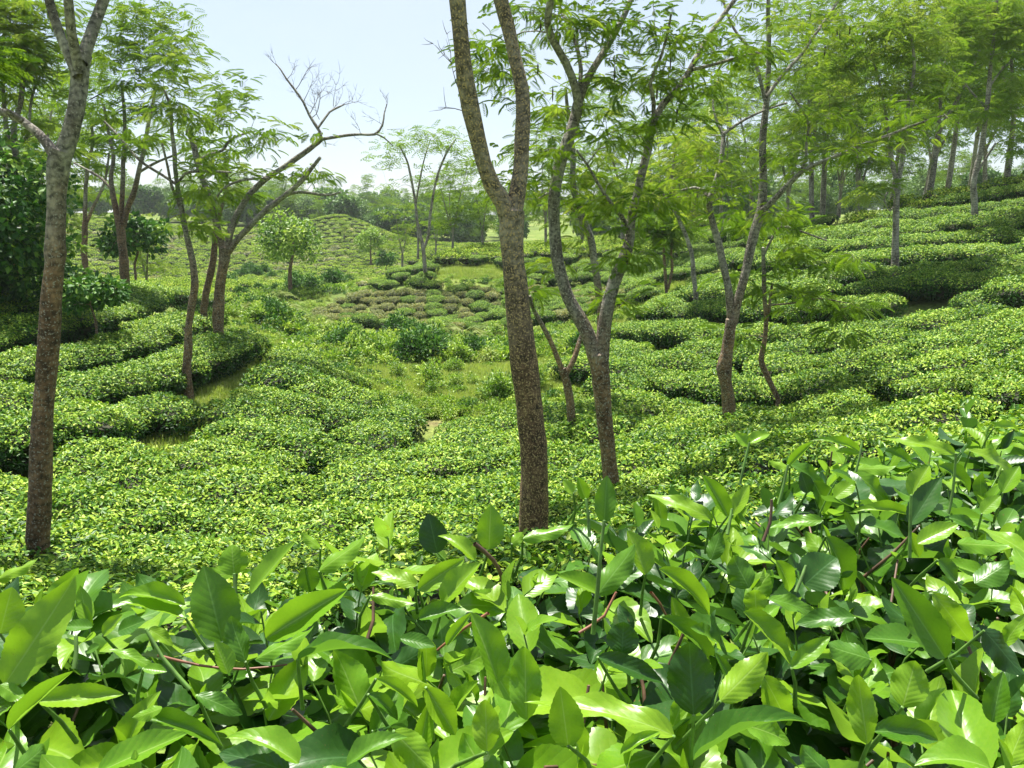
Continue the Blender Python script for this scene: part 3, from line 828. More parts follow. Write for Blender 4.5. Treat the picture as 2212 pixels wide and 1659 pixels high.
traced_tree('shade_tree', 'tall grey shade tree at the far left with three upper limbs and one low branch', (82,1162), 7.6, [
    [(82,1165,47),(86,1050,46),(90,950,45),(96,850,44),(103,750,43),(111,650,40),(118,570,37),(119,545,43),(120,520,37),(121,480,36),(122,420,38),(127,355,46),(134,325,44)],
    ([(134,340,38),(152,290,36),(164,240,35),(172,190,36),(174,140,38),(180,118,36)], .2),
    ([(176,135,26),(190,95,24),(204,55,22),(222,5,21),(250,-90,18),(290,-220,13)], .7),
    ([(172,150,24),(162,110,20),(154,70,18),(148,0,18),(135,-120,14),(120,-240,9)], -.4),
    ([(168,165,22),(146,115,20),(124,60,18),(106,0,18),(80,-110,14),(30,-230,9)], .3),
    ([(124,345,26),(103,312,22),(82,288,19),(52,264,17),(22,246,16),(-30,232,15),(-120,180,10)], .5),
    ([(50,262,14),(32,250,11),(14,238,9)], -.1),
    ], [(110,-260,220,90,14,.9),(300,-260,160,80,8,.9,.6),(-150,120,90,80,12,1.,.5),(10,-160,130,70,8,.9)],
    M_BARK_LEFT, M_FEATHER, 4, rough=.04, dead=[(195,215,0,30,-12,.25,.006,0)], nf=12)

traced_tree('shade_tree', 'slender shade tree right of the big trunk, forking low into two long limbs', (1320,1042), 10.8, [
    [(1321,1045,37),(1315,990,36),(1308,930,36),(1303,870,36),(1298,810,40),(1291,765,44)],
    ([(1288,780,34),(1271,725,30),(1248,680,28),(1226,640,27),(1212,595,27),(1203,550,26),(1197,490,25),(1197,425,25),(1206,370,25),(1221,320,24),(1238,270,23),(1249,225,24)], .5),
    ([(1250,235,19),(1243,190,17),(1222,135,16),(1197,92,15),(1183,50,15),(1190,0,14),(1200,-80,11)], -.5),
    ([(1248,225,17),(1272,165,15),(1296,125,14),(1321,85,13),(1350,30,11),(1371,-20,10),(1410,-110,7)], .9),
    ([(1250,200,10),(1255,150,9),(1240,80,8),(1215,30,7),(1195,-20,5)], 1.0),
    ([(1300,775,34),(1303,720,31),(1311,670,29),(1326,610,27),(1347,560,25),(1360,520,22),(1362,480,21),(1374,430,18),(1388,370,17),(1400,320,16),(1412,258,17)], .4),
    ([(1412,262,14),(1432,225,14),(1456,200,13),(1480,170,12),(1499,135,12),(1518,100,11),(1550,50,9),(1591,-5,8),(1650,-80,6)], .8),
    ([(1411,265,9),(1412,220,8),(1405,180,7),(1425,130,6),(1440,80,5),(1450,30,4)], -.5),
    ([(1361,500,10),(1344,470,9),(1326,447,8),(1306,420,7),(1291,395,7),(1268,355,6),(1246,325,5)], -.4),
    ([(1496,150,8),(1540,140,7),(1590,125,6),(1650,112,5),(1700,118,4)], .4),
    ], [(1070,110,60,60,10,.8),(1075,160,60,70,14,.8),(1080,400,70,60,6,.7),(1180,330,70,90,10,.8),(1300,60,120,60,24,.8),(1180,20,110,40,12),(1330,180,90,60,9,.8),(1430,170,80,60,14,.8,.4),
        (1450,80,90,60,10),(1560,110,100,50,14),(1520,190,70,35,6),(1330,300,80,60,8),(1310,440,70,60,12),(1350,560,45,70,9),(1330,660,50,35,4),(1450,260,60,40,6),(1390,440,50,50,7),
        (1500,-80,200,50,14),(1250,-120,180,50,14)],
    M_BARK, M_FEATHER, 5, rough=.04, nf=7, L=.18, tone=.55, more=1.4, pods=[(1210,100,50,60,9),(1350,130,60,50,6)])

traced_tree('shade_tree', 'small leafless sapling with a low fork between the two large middle trunks', (1235,915), 15.2, [
    [(1235,918,20),(1231,870,19),(1224,825,18),(1214,797,17)],
    ([(1216,805,13),(1203,770,12),(1188,735,12),(1170,700,11),(1152,668,9),(1144,640,7)], -.2),
    ([(1220,812,12),(1234,788,12),(1245,760,11),(1252,735,9),(1258,715,6)], .2),
    ], [(1142,630,12,18,2)], M_BARK, M_FEATHER, 6, rough=.05)

traced_tree('shade_tree', 'dark forked shade tree on the right with a long branch reaching right', (1575,903), 14.6, [
    [(1576,908,26),(1573,860,27),(1567,822,28),(1564,797,34),(1570,765,26),(1576,720,25),(1580,690,25)],
    ([(1579,705,17),(1577,660,17),(1573,620,16),(1562,570,15),(1552,525,14),(1539,480,13),(1532,437,12),(1545,395,11),(1557,350,10),(1562,310,9),(1564,285,8)], .6),
    ([(1563,290,7),(1590,270,6),(1625,250,5),(1660,235,5),(1700,222,4)], .5),
    ([(1563,295,6),(1548,260,5),(1540,220,5),(1552,170,4)], .5),
    ([(1533,440,7),(1520,410,6),(1500,405,5),(1470,412,4)], .5),
    ([(1583,700,21),(1594,650,20),(1609,595,19),(1622,535,19),(1633,490,18),(1644,455,19),(1649,400,17),(1648,345,15),(1648,300,15),(1653,250,14),(1657,205,12),(1660,150,11),(1661,90,10),(1659,30,9),(1662,-60,7)], .6),
    ([(1646,455,13),(1664,440,12),(1690,412,11),(1714,388,10),(1740,366,9),(1780,348,8),(1825,330,8),(1870,310,7),(1920,292,6),(1981,268,5),(2040,250,3)], -1.2),
    ([(1729,372,8),(1741,345,7),(1742,310,6),(1747,270,6),(1735,240,5),(1721,220,4),(1706,198,3)], -.3),
    ([(1656,210,9),(1680,175,8),(1706,145,8),(1733,115,7),(1757,80,6),(1785,40,6),(1815,-5,5),(1860,-80,4)], .8),
    ([(1654,225,8),(1640,165,8),(1622,110,7),(1596,78,6),(1577,45,5),(1562,0,5),(1540,-60,4)], .8),
    ], [(1545,170,80,50,10),(1640,60,120,60,16),(1760,60,110,60,14),(1690,160,60,35,5),(1770,250,90,60,12),(1850,330,80,40,9,.9,-1),(1960,260,90,45,12,.9,-1.2),(1500,350,70,50,10),(1590,400,60,50,8),
        (1480,430,60,40,8),(1700,340,50,40,6),(1590,-80,170,50,12),(1800,-100,170,50,12),(1680,460,50,25,6)],
    M_BARK, M_FEATHER, 8, rough=.045, nf=7, L=.185, tone=.6, more=1.3, pods=[(1810,60,40,30,6)])

traced_tree('shade_tree', 'thin crooked young tree with drooping olive fronds right of the dark forked trunk', (1681,858), 16.4, [
    [(1681,862,11),(1668,835,12),(1654,805,13),(1644,778,12),(1650,745,11),(1654,715,10),(1655,680,10),(1651,640,9),(1650,590,9),(1648,535,8)],
    ([(1654,700,7),(1662,665,7),(1664,640,6),(1668,612,5)], 0),
    ([(1650,550,6),(1668,515,5),(1686,490,5),(1725,498,4),(1786,520,3)], -.3),
    ([(1650,660,4),(1710,655,4),(1770,645,3),(1830,655,2)], -.4),
    ], [(1690,480,90,30,9,.8),(1600,475,60,30,6),(1730,550,60,45,7),(1800,560,60,40,5),(1600,600,45,50,4),(1730,640,70,35,5),(1830,665,45,20,5),(1800,720,55,30,3),(1600,720,50,30,3),(1690,590,60,60,4)],
    M_BARK, M_FEATHER, 9, L=.34, nf=8, tone=.45)

traced_tree('shade_tree', 'leaning slim tree seen behind the low forked shade tree', (1290,690), 17.5, [
    [(1296,730,15),(1297,680,15),(1292,620,15),(1283,560,15),(1277,520,16),(1264,485,16),(1254,455,15),(1245,430,14),(1237,390,13),(1238,340,12),(1234,290,10),(1226,235,8),(1222,190,6)],
    ([(1260,480,7),(1225,440,6),(1190,415,5),(1150,440,4)], 0)],
    [(1230,200,90,70,16),(1160,240,60,70,10),(1290,340,70,60,10),(1250,440,70,50,9),(1130,420,60,35,8),(1200,560,70,40,6)],
    M_BARK, M_FEATHER, 10, nf=9, L=.27, tone=.6)

traced_tree('shade_tree', 'slim pale curved trunk on the left slope, nearer of the pair on its tea rows', (402,790), 17, [
    [(403,792,18),(407,745,17),(408,700,15),(415,655,16),(421,620,16),(418,580,15),(413,550,14),(401,500,12),(392,450,11),(384,410,9)],
    ([(386,420,9),(379,370,9),(377,330,9),(371,280,8),(368,230,7),(352,190,5)], .3),
    ([(392,455,7),(372,405,6),(360,350,5),(350,310,5)], -.3),
    ([(384,400,6),(400,375,6),(440,370,5),(500,372,4)], -.3),
    ([(384,400,6),(350,378,6),(300,345,6),(262,300,5),(225,262,4)], .3),
    ], [(380,240,70,50,12),(350,160,60,50,10),(440,360,60,30,8),(300,300,60,40,8),(450,260,60,40,8),(420,420,45,30,8),(400,130,60,50,10),(395,490,40,30,5),(430,500,30,50,4)],
    M_BARK, M_FEATHER_PALE, 12, nf=9, tone=.5, L=.24, more=.9)

traced_tree('shade_tree', 'twin stemmed shade tree with half dead leafless limbs reaching over the valley', (471,706), 20.2, [
    [(471,710,23),(472,670,22),(473,635,20),(479,590,21),(484,560,22),(486,535,24)],
    ([(488,545,17),(496,505,16),(508,473,15),(525,440,14),(545,413,13),(572,388,13),(600,370,12),(632,348,12),(665,324,11),(695,300,10)], .6),
    ([(694,301,7),(720,297,6),(750,292,6),(780,290,5),(810,290,5),(826,270,4),(830,245,3),(836,225,2)], .7),
    ([(694,301,8),(691,285,7),(680,268,7),(668,248,6),(655,220,5),(638,195,5),(620,172,4),(606,150,3),(596,138,2)], .4),
    ([(688,275,5),(702,255,5),(712,242,4),(730,232,4),(744,226,2)], .6),
    ([(810,288,4),(830,298,3),(848,315,2)], .8),
    ([(492,548,13),(515,515,13),(548,480,12),(580,450,12),(605,430,11),(628,412,11),(650,392,10),(672,365,9),(692,340,7)], -.5),
    ([(618,420,7),(650,415,6),(690,420,6),(716,421,5),(736,415,4)], -.4),
    ([(482,545,15),(472,500,14),(458,450,14),(446,410,13),(435,380,12),(425,345,12),(418,310,11),(405,283,9)], .4),
    ([(425,350,8),(450,335,7),(480,325,6),(500,300,5),(540,285,4)], .2),
    ([(458,445,6),(480,410,5),(520,390,5),(580,385,4)], -.2),
    ], [(440,230,80,50,14),(500,200,55,55,14),(470,300,90,40,12),(560,290,70,35,7),(600,300,60,40,5),(660,380,60,20,9),(560,370,60,25,6),(455,400,50,40,8),(680,290,20,12,2),(430,460,40,50,6),(500,420,40,30,4)],
    M_BARK, M_FEATHER_PALE, 13, nf=9, tone=.5, L=.24, rough=.06, more=.9,
    dead=[(606,150,.4,-20,-30,.5,.008,2),(620,172,.4,30,-25,.5,.008,2),(638,195,.4,30,-30,.6,.01,2),(650,215,.4,-30,-25,.5,.008,2),(668,248,.4,40,-40,.8,.011,3),(672,255,.4,30,-15,.7,.01,2),
          (712,242,.5,30,-20,.7,.009,2),(730,232,.5,20,-25,.5,.008,2),(744,226,.5,25,5,.5,.007,2),(655,220,.4,30,-40,.6,.009,2),(780,290,.6,-15,-30,.5,.007,2),(826,270,.6,-20,-25,.4,.006,2),
          (832,235,.6,10,-20,.4,.006,2),(836,280,.7,20,0,.4,.005,1),(760,290,.6,10,10,.25,.005,1),(700,310,.4,25,8,.3,.006,1),(690,340,-.5,-5,15,.2,.005,1),(690,258,.5,-10,-20,.6,.009,2),(720,230,.5,0,-40,.6,.008,2)])

traced_tree('shade_tree', 'dark slanting trunk close behind the twin stemmed tree', (440,665), 22, [
    [(440,668,15),(446,630,14),(455,590,13),(462,550,12),(466,500,10),(478,450,8),(490,400,6),(486,340,5)]],
    [(490,360,60,40,9),(440,340,50,40,7),(520,420,40,25,4)], M_BARK_LEFT, M_FEATHER_PALE, 14, nf=11)

traced_tree('shade_tree', 'dark trunk splitting into several stems on the crest of the left slope', (269,603), 25.5, [
    [(270,606,19),(268,570,18),(265,540,17),(262,510,18),(259,480,16)],
    ([(258,490,13),(250,450,12),(243,415,11),(240,380,9),(245,340,8),(235,290,6),(225,230,5)], .4),
    ([(262,490,10),(263,440,10),(265,400,9),(266,350,9),(270,300,8),(268,240,7),(262,180,5)], 0),
    ([(266,490,12),(276,450,11),(288,420,11),(296,390,10),(302,360,9),(312,320,8),(320,270,7),(335,200,5)], -.5),
    ([(241,410,6),(218,385,6),(190,368,5),(160,352,4)], .3),
    ([(300,372,6),(340,350,5),(390,330,4)], -.4),
    ], [(285,60,75,45,26),(330,120,70,60,26),(250,150,60,60,20),(230,230,60,50,14),(330,230,60,40,14),(290,20,70,30,12),(215,90,50,60,14),(390,90,45,70,12),(300,300,60,30,8),(250,330,40,20,4)],
    M_BARK_LEFT, M_FEATHER, 15, nf=11, L=.32, lod=1, tone=.6, more=.75)

traced_tree('shade_tree', 'slim dark tree behind the grey left trunk, splitting in a narrow V', (181,541), 32, [
    [(181,545,12),(183,510,11),(183,480,11)],
    ([(183,490,9),(184,440,8),(186,395,8),(190,350,7),(200,310,6),(196,250,5)], 0),
    ([(186,485,7),(200,450,6),(215,420,6),(228,385,5),(236,330,4)], 0)],
    [(200,270,60,40,14),(170,200,60,50,14),(240,300,40,40,8),(215,360,40,30,5)], M_BARK_LEFT, M_FEATHER, 16, nf=12, L=.4, lod=1, tone=.45)

traced_tree('shade_tree', 'light crowned tree in the top left corner behind the grey trunk', (32,400), 21, [
    [(30,620,16),(32,520,14),(32,400,13),(33,325,12),(30,275,11),(45,220,10),(50,175,9),(60,110,7)],
    ([(31,330,10),(18,300,9),(10,240,8),(6,180,7),(0,120,6),(-8,60,5)], .3),
    ([(33,320,7),(60,290,6),(66,230,5),(75,190,5),(100,140,4)], .3),
    ], [(50,60,60,60,22),(10,100,60,70,16),(90,130,60,50,14),(50,200,60,40,8),(90,20,70,40,14),(-30,40,60,60,10),(70,270,40,30,4),(160,330,40,40,4),(30,300,60,30,4)], M_BARK, M_FEATHER_PALE, 17, nf=13, tone=.55)

traced_tree('shade_tree', 'pale slanting trunk where the right slope meets the centre hill', (1503,655), 27, [
    [(1504,660,11),(1502,630,10),(1498,590,10),(1494,550,9),(1482,510,9),(1467,475,8),(1457,430,7),(1452,380,6),(1462,320,5)],
    ([(1466,475,5),(1440,430,4),(1420,400,3)], 0)],
    [(1460,330,60,40,12),(1430,400,55,35,10),(1500,380,50,40,10),(1520,290,50,40,10),(1470,460,40,25,4)], M_BARK_FAR, M_FEATHER, 18, nf=12, L=.36, lod=1, tone=.75)

traced_tree('shade_tree', 'pair of thin stems with a dark drooping crown at the foot of the centre hill', (1440,632), 32, [
    [(1440,636,7),(1437,590,7),(1434,550,6),(1430,500,6),(1425,460,5)],
    ([(1443,625,6),(1452,580,6),(1450,540,5),(1456,490,5)], 0)],
    [(1440,490,60,25,18),(1420,520,45,20,8),(1470,500,45,25,10),(1400,470,40,25,8)], M_BARK, M_FEATHER, 19, nf=12, L=.4, lod=1, tone=.3)

traced_tree('shade_tree', 'pale trunk standing in the shaded tea rows halfway up the right slope', (1935,556), 25, [
    [(1934,560,15),(1935,500,13),(1936,450,13),(1939,405,12),(1938,385,13)],
    ([(1936,392,9),(1926,345,9),(1920,300,8),(1914,250,6),(1900,180,5),(1880,110,4)], .3),
    ([(1941,390,10),(1950,340,9),(1957,290,8),(1962,220,7),(1975,140,6),(1965,60,4)], -.4),
    ([(1935,440,5),(1922,455,4),(1910,430,4),(1925,405,3)], 0),
    ], [(1880,80,90,50,34),(1980,90,80,60,30),(1850,170,80,40,20),(1960,200,80,40,20),(1800,230,60,40,10),(1900,290,60,30,10),(1930,10,100,40,24),(1790,120,60,40,14),(2030,170,40,40,10),(1880,400,40,30,8)],
    M_BARK_FAR, M_FEATHER_PALE, 20, nf=11, L=.34, lod=1, tone=.55, more=.95)

traced_tree('shade_tree', 'tall slender trunk near the top right corner, highest on the right slope', (2106,463), 29, [
    [(2106,466,13),(2105,430,13),(2103,395,12),(2110,360,12),(2119,325,11),(2128,265,10),(2135,205,9),(2140,140,8),(2146,90,7),(2152,20,6),(2155,-60,5)],
    ([(2103,400,7),(2112,370,6),(2125,350,5),(2150,310,4)], 0),
    ([(2136,190,5),(2165,150,4),(2200,120,3)], 0),
    ([(2132,235,5),(2100,200,4),(2070,160,3)], 0),
    ], [(2110,40,80,50,34),(2180,90,60,60,26),(2080,130,60,40,18),(2170,210,60,50,22),(2190,10,60,50,16),(2100,250,50,30,8),(2200,300,40,40,12),(2060,60,40,40,10)],
    M_BARK_FAR, M_FEATHER_PALE, 22, nf=11, L=.36, lod=1, tone=.5, more=.85)

traced_tree('shade_tree', 'tall thin trunks with a sparse pale umbrella crown on the centre hill', (918,585), 45, [
    [(919,588,9),(916,555,8),(913,530,8),(908,510,7)],
    ([(910,515,6),(902,480,6),(896,430,5),(888,385,5),(880,350,4),(866,320,3)], .5),
    ([(914,540,6),(925,510,6),(930,460,6),(938,410,5),(948,370,5),(965,330,4),(985,300,3)], -.5),
    ([(903,560,5),(903,500,5),(898,450,4),(905,400,4),(915,350,3),(930,300,2)], 1.),
    ], [(870,310,55,25,20,.8),(950,300,60,25,22,.8),(830,350,35,20,9,.8),(990,340,30,30,10,.8),(910,370,70,20,7),(920,290,40,12,8),(850,400,40,20,4)],
    M_BARK_FAR, M_FEATHER_PALE, 23, nf=6, L=.38, lod=2, tone=.5, wob=.05, spread=.5)

# --- trees farther off: five kinds grown once, then copied
def grown_tree(name, label, group, seed, H=10.0, spread=3.2, forks=3, fork_h=.28, n=150, L=.42, lod=1, mat=None, bark=None, nf=11, flat=.45, r0=.13, base_crown=.42):
    g = np.random.default_rng(seed)
    o = thing(name, label, 'tree', (0, 0, 0), group)
    fh = H * fork_h
    lean = g.normal(0, .03, 2) * H
    tr = resample(np.array([(0, 0, -.3, r0 * 1.3), (0, 0, .1, r0 * 1.1), (lean[0] * .3, lean[1] * .3, fh * .5, r0 * .95), (lean[0] * .5, lean[1] * .5, fh, r0 * .85)]), .4)
    limbs = [tr]
    for k in range(forks):
        a = k * 2 * PI / forks + g.random() * .9
        e = spread * (.35 + .35 * g.random())
        top = np.array((lean[0] + e * math.cos(a), lean[1] + e * math.sin(a), H * (.78 + .17 * g.random())))
        m = np.array((lean[0] * .7 + e * .45 * math.cos(a), lean[1] * .7 + e * .45 * math.sin(a), fh + (top[2] - fh) * .45))
        limbs.append(resample(np.array([(*tr[-1, :3], r0 * .6), (*(m + g.normal(0, .15, 3)), r0 * .42), (*top, r0 * .12)]), .4))
    for k, pr in enumerate(limbs):
        b = Bag(); tube(b, pr, 7, rough=.05)
        link('trunk' if k == 0 else 'limb', b.mesh('trunk', [bark or M_BARK_FAR], smooth=True), o)
    q = g.normal(0, 1, (n, 3)); q /= np.linalg.norm(q, axis=1, keepdims=True); q *= g.random((n, 1)) ** .4
    # several offset storeys instead of one dome
    st = g.integers(0, 5, n); sa = st * 2.4 + seed; so = np.stack([np.cos(sa), np.sin(sa)], 1) * spread * .42
    zc = H * (base_crown + .13 * st)
    c = np.stack([lean[0] + so[:, 0] + q[:, 0] * spread * .68, lean[1] + so[:, 1] + q[:, 1] * spread * .68, zc + q[:, 2] * H * .085 * (flat / .45)], 1)
    b = Bag(); dirs = grow(limbs, c, g, b, tip_r=.006, seg=3)
    link('branches', b.mesh('branches', [bark or M_BARK_FAR]), o, kind='stuff')
    v, f, t = fronds_at(c, dirs, nf, L, lod, g, .45, tone0=.5)
    link('crown', mesh_np('crown', v, f, [mat or M_FEATHER], attrs={'tone': t}), o, kind='stuff')
    return o
def leafy_tree(name, label, group, seed, H=6.0, rx=2.2, n=2600, leaf=.26, mat=None, low=.3, clumps=26, r0=.12, cat='tree', bark=None, tips=.0):
    """rounded broadleaf crown made of leaf clumps round short limbs"""
    g = np.random.default_rng(seed)
    o = thing(name, label, cat, (0, 0, 0), group)
    b = Bag(); tr = resample(np.array([(0, 0, -.3, r0 * 1.3), (.05, 0, H * low, r0 * .9), (g.normal() * .2, g.normal() * .2, H * .6, r0 * .6), (0, 0, H * .85, r0 * .2)]), .35)
    tube(b, tr, 7, rough=.05); link('trunk', b.mesh('trunk', [bark or M_BARK], smooth=True), o)
    q = g.normal(0, 1, (clumps, 3)); q /= np.linalg.norm(q, axis=1, keepdims=True); q *= .45 + .55 * g.random((clumps, 1)) ** .5
    cc = np.array((0, 0, H * (1 + low) / 2)) + q * np.array((rx, rx, H * (1 - low) / 2)) * .8
    b = Bag(); grow([tr], cc, g, b, tip_r=.01, seg=3); link('branches', b.mesh('branches', [bark or M_BARK]), o, kind='stuff')
    k = g.integers(0, clumps, n); rc = rx * (.26 + .16 * g.random(clumps))
    p = g.normal(0, 1, (n, 3)); p /= np.linalg.norm(p, axis=1, keepdims=True); rad = p.copy(); p *= g.random((n, 1)) ** .3
    pos = cc[k] + p * rc[k][:, None] * np.array((1.1, 1.1, .8))
    d = rad + g.normal(0, .7, (n, 3)); d[:, 2] -= .3
    M = frames(pos, d, rad + g.normal(0, .6, (n, 3)) + np.array((0, 0, .6)), leaf * (.6 + .8 * g.random(n)))
    tone = np.clip(.5 + .16 * g.normal(0, 1, clumps)[k] + g.normal(0, .12, n) + (g.random(n) < tips) * .3, 0, 1)
    v, f, t = scatter(DIA_V * np.array((1, 1.5, 1)), DIA_T, M, tone)
    link('crown', mesh_np('crown', v, f, [mat or M_DARKLEAF], attrs={'tone': t}), o, kind='stuff')
    return o

def put(proto, first, u, y, scale, rz, label, group=None, sink=.15):
    x = (u - CX) / FPX * y / math.cos(PITCH) * 1.0
    # horizontal offset for a point near the horizon line at forward distance y
    z = float(ground(x, y)) - sink
    uu, vv, dd = project(np.array((x, y, z)))
    x += float((u - uu) * dd / FPX); z = float(ground(x, y)) - sink
    if first:
        proto.location = (x, y, z); proto.rotation_euler = (0, 0, rz); proto.scale = (scale,) * 3
        proto['label'] = label
        if group: proto['group'] = group
        return proto
    return dup(proto, (x, y, z), rz, scale, label, group)

GT = [grown_tree('shade_tree', 'x', 'feathery shade trees beyond the near slopes', 101 + k, H=(10, 11, 9, 10.5, 8)[k], spread=(3.1, 2.6, 3.4, 2.9, 2.6)[k], forks=(3, 2, 4, 3, 2)[k],
                 fork_h=(.3, .35, .22, .4, .3)[k], n=(200, 165, 205, 175, 95)[k], mat=(M_FEATHER, M_FEATHER_PALE, M_FEATHER, M_FEATHER_PALE, M_FEATHER_PALE)[k], nf=(10, 10, 10, 10, 8)[k],
                 bark=M_BARK_FAR, L=.36) for k in range(5)]
GT_PUT = [
 (0,2003,38,1.15,.3,'feathery tree with a V forked trunk on the skyline left of the highest trunk'),
 (1,1756,41,1.05,1.,'left one of two close trunks on the ridge above the drooping olive tree'),
 (3,1776,43,1.1,2.2,'right one of two close trunks on the ridge above the drooping olive tree'),
 (2,1856,38,.8,4.0,'short bushy tree at the left foot of the right ridge'),
 (3,2045,46,1.1,5.1,'tree just right of the V forked one on the right skyline'),
 (0,2172,39,1.1,2.9,'shade tree on the skyline beside the right picture edge'),
 (2,2225,36,1.1,1.4,'shade tree cut by the right picture edge'),
 (1,2090,56,1.2,3.3,'thin trunk among the trees beyond the upper right ridge'),
 (0,1925,52,1.1,.2,'shade tree beyond the ridge behind the pale trunk of the right slope'),
 (2,1690,56,1.15,.9,'yellow green tree beyond the dark forked trunk, left of the two close trunks'),
 (1,1625,62,1.2,2.4,'airy tree behind the dark forked trunk'),
 (0,1560,50,1.0,3.9,'bright feathery tree behind the left limb of the dark forked tree'),
 (2,1492,62,1.15,5.3,'bright tree above the pale slanting trunk'),
 (0,1405,46,.95,1.1,'leafy bright green tree behind the two long limbs'),
 (3,1345,60,1.1,2.6,'bright tree between the two long limbs of the low forked tree'),
 (2,1262,68,1.1,4.4,'bright tree at the end of the centre hill behind the long left limb'),
 (1,1180,74,1.15,.5,'feathery tree just right of the big trunk on the hill crest'),
 (4,1045,55,.62,1.9,'small V shaped tree standing on the hill crest hedge left of the big trunk'),
 (0,976,56,.72,3.1,'leafy tree with a straight trunk on the crest left of the big trunk'),
 (4,868,74,.85,4.2,'straight thin tree left of the tall umbrella crown'),
 (4,940,88,.8,5.0,'pale thin tree behind the tall umbrella crown'),
 (2,606,140,.8,.0,'tree on the crest of the far tea hill behind the slanting dead limb'),
 (0,1990,66,1.3,.8,'large tree low beyond the right ridge'),
 (2,1810,64,1.2,2.0,'hazy tree beyond the short bushy tree'),
 (0,2130,60,1.3,4.8,'hazy tree behind the tall slender trunk'),
 (0,85,34,1.05,3.3,'shade tree behind the dark shrubs at the left edge'),
 (3,140,42,1.0,1.3,'thin tree left of the narrow V trunk'),
 (4,327,36,.55,2.2,'slim pale sapling right of the many stemmed tree on the left crest'),
 (4,745,100,.42,2.2,'tiny thin sapling on the shoulder of the far tea hill'),
 (0,690,130,.55,1.2,'tree on the top of the far hill left of its bare summit'),
]
used = set()
for k, u, y, s, rz, lab in GT_PUT:
    put(GT[k], k not in used, u, y, s, rz, lab); used.add(k)

LT = [leafy_tree('broadleaf_tree', 'x', None, 201, H=5.2, rx=2.0, n=3400, leaf=.2, mat=M_WILD, low=.33),
      leafy_tree('broadleaf_tree', 'x', None, 202, H=6.0, rx=2.6, n=15000, leaf=.19, mat=M_DARKLEAF, low=.05, clumps=60, tips=.2),
      leafy_tree('broadleaf_tree', 'x', None, 203, H=3.2, rx=1.0, n=1500, leaf=.17, mat=M_DARKLEAF, low=.45, clumps=14, r0=.04),
      leafy_tree('broadleaf_tree', 'x', None, 204, H=7.5, rx=3.2, n=3200, leaf=.6, mat=M_FARWOOD, low=.2, clumps=30)]
LT_PUT = [
 (0,628,46,.95,0,'rounded grey green tree with a dark ivy clad trunk in the valley'),
 (1,-45,19,.85,1,'large dark glossy leaved tree filling the left edge behind the grey trunk'),
 (1,70,22,.42,2.5,'dark bushy tree just right of the large dark one, beside the grey trunk'),
 (2,213,18.5,.75,1,'small dark sapling standing in the tea of the left slope'),
 (2,303,34,1.35,3,'slim dark leaved sapling beside the many stemmed tree on the crest'),
 (0,1202,62,.3,1,'x'),
 (0,802,84,.85,2,'leafy light green tree between the far hill and the centre hill'),
 (2,835,66,.9,2,'narrow dark conical shrub at the left end of the centre hill'),
 (3,742,128,.9,2,'dark tree right of the bare summit of the far hill'),
 (3,716,150,1.1,0,'tall dark tree on the skyline above the far hill'),
 (3,800,200,.9,4,'bluish tree on the skyline right of the far hill'),
]
used = set()
for k, u, y, s, rz, lab in LT_PUT:
    if lab == 'x': continue
    put(LT[k], k not in used, u, y, s, rz, lab); used.add(k)

# far woods: one mass
def mesh_of(root):
    parts = [ch.data for ch in root.children if ch.data]
    return joined(root.name + '_far', [parts[0]] + [p for p in parts if p.name.startswith('crown')], [M_BARK, M_FARWOOD])
FW = [mesh_of(LT[3]), mesh_of(LT[0]), mesh_of(LT[2]), joined('wood_feather', [GT[1].children[0].data, [c for c in GT[1].children if c.name.startswith('crown')][0].data], [M_BARK, M_FEATHER])]
FWS = np.array((1.0, 1.35, 2.2, .95))
g1 = np.random.default_rng(77)
fp = []
for _ in range(760):
    y = 175 + 150 * g1.random(); u = -250 + 2700 * g1.random(); fp.append((u, y))
for _ in range(90):
    fp.append((-200 + 900 * g1.random(), 158 + 12 * g1.random()))
for _ in range(46):
    fp.append((780 + 330 * g1.random(), 118 + 40 * g1.random()))
for _ in range(130):
    fp.append((1250 + 1100 * g1.random(), 92 + 60 * g1.random()))
for _ in range(26):
    fp.append((500 + 200 * g1.random(), 136 + 16 * g1.random()))
fp = np.array(fp)
x = (fp[:, 0] - CX) / FPX * fp[:, 1]
z = ground(x, fp[:, 1])
n = len(fp); FI = g1.choice(4, n, p=(.34, .26, .1, .3))
instancer('distant_woodland', FW, np.stack([x, fp[:, 1], z - .5], 1), np.stack([np.zeros(n), np.zeros(n), g1.random(n) * 6.28], 1),
          np.repeat((.45 + .6 * g1.random(n))[:, None], 3, 1) * np.array((.9, .9, 1.0)) * FWS[FI][:, None], FI, 'dark woodland along the horizon behind the tea hills', 'woodland')
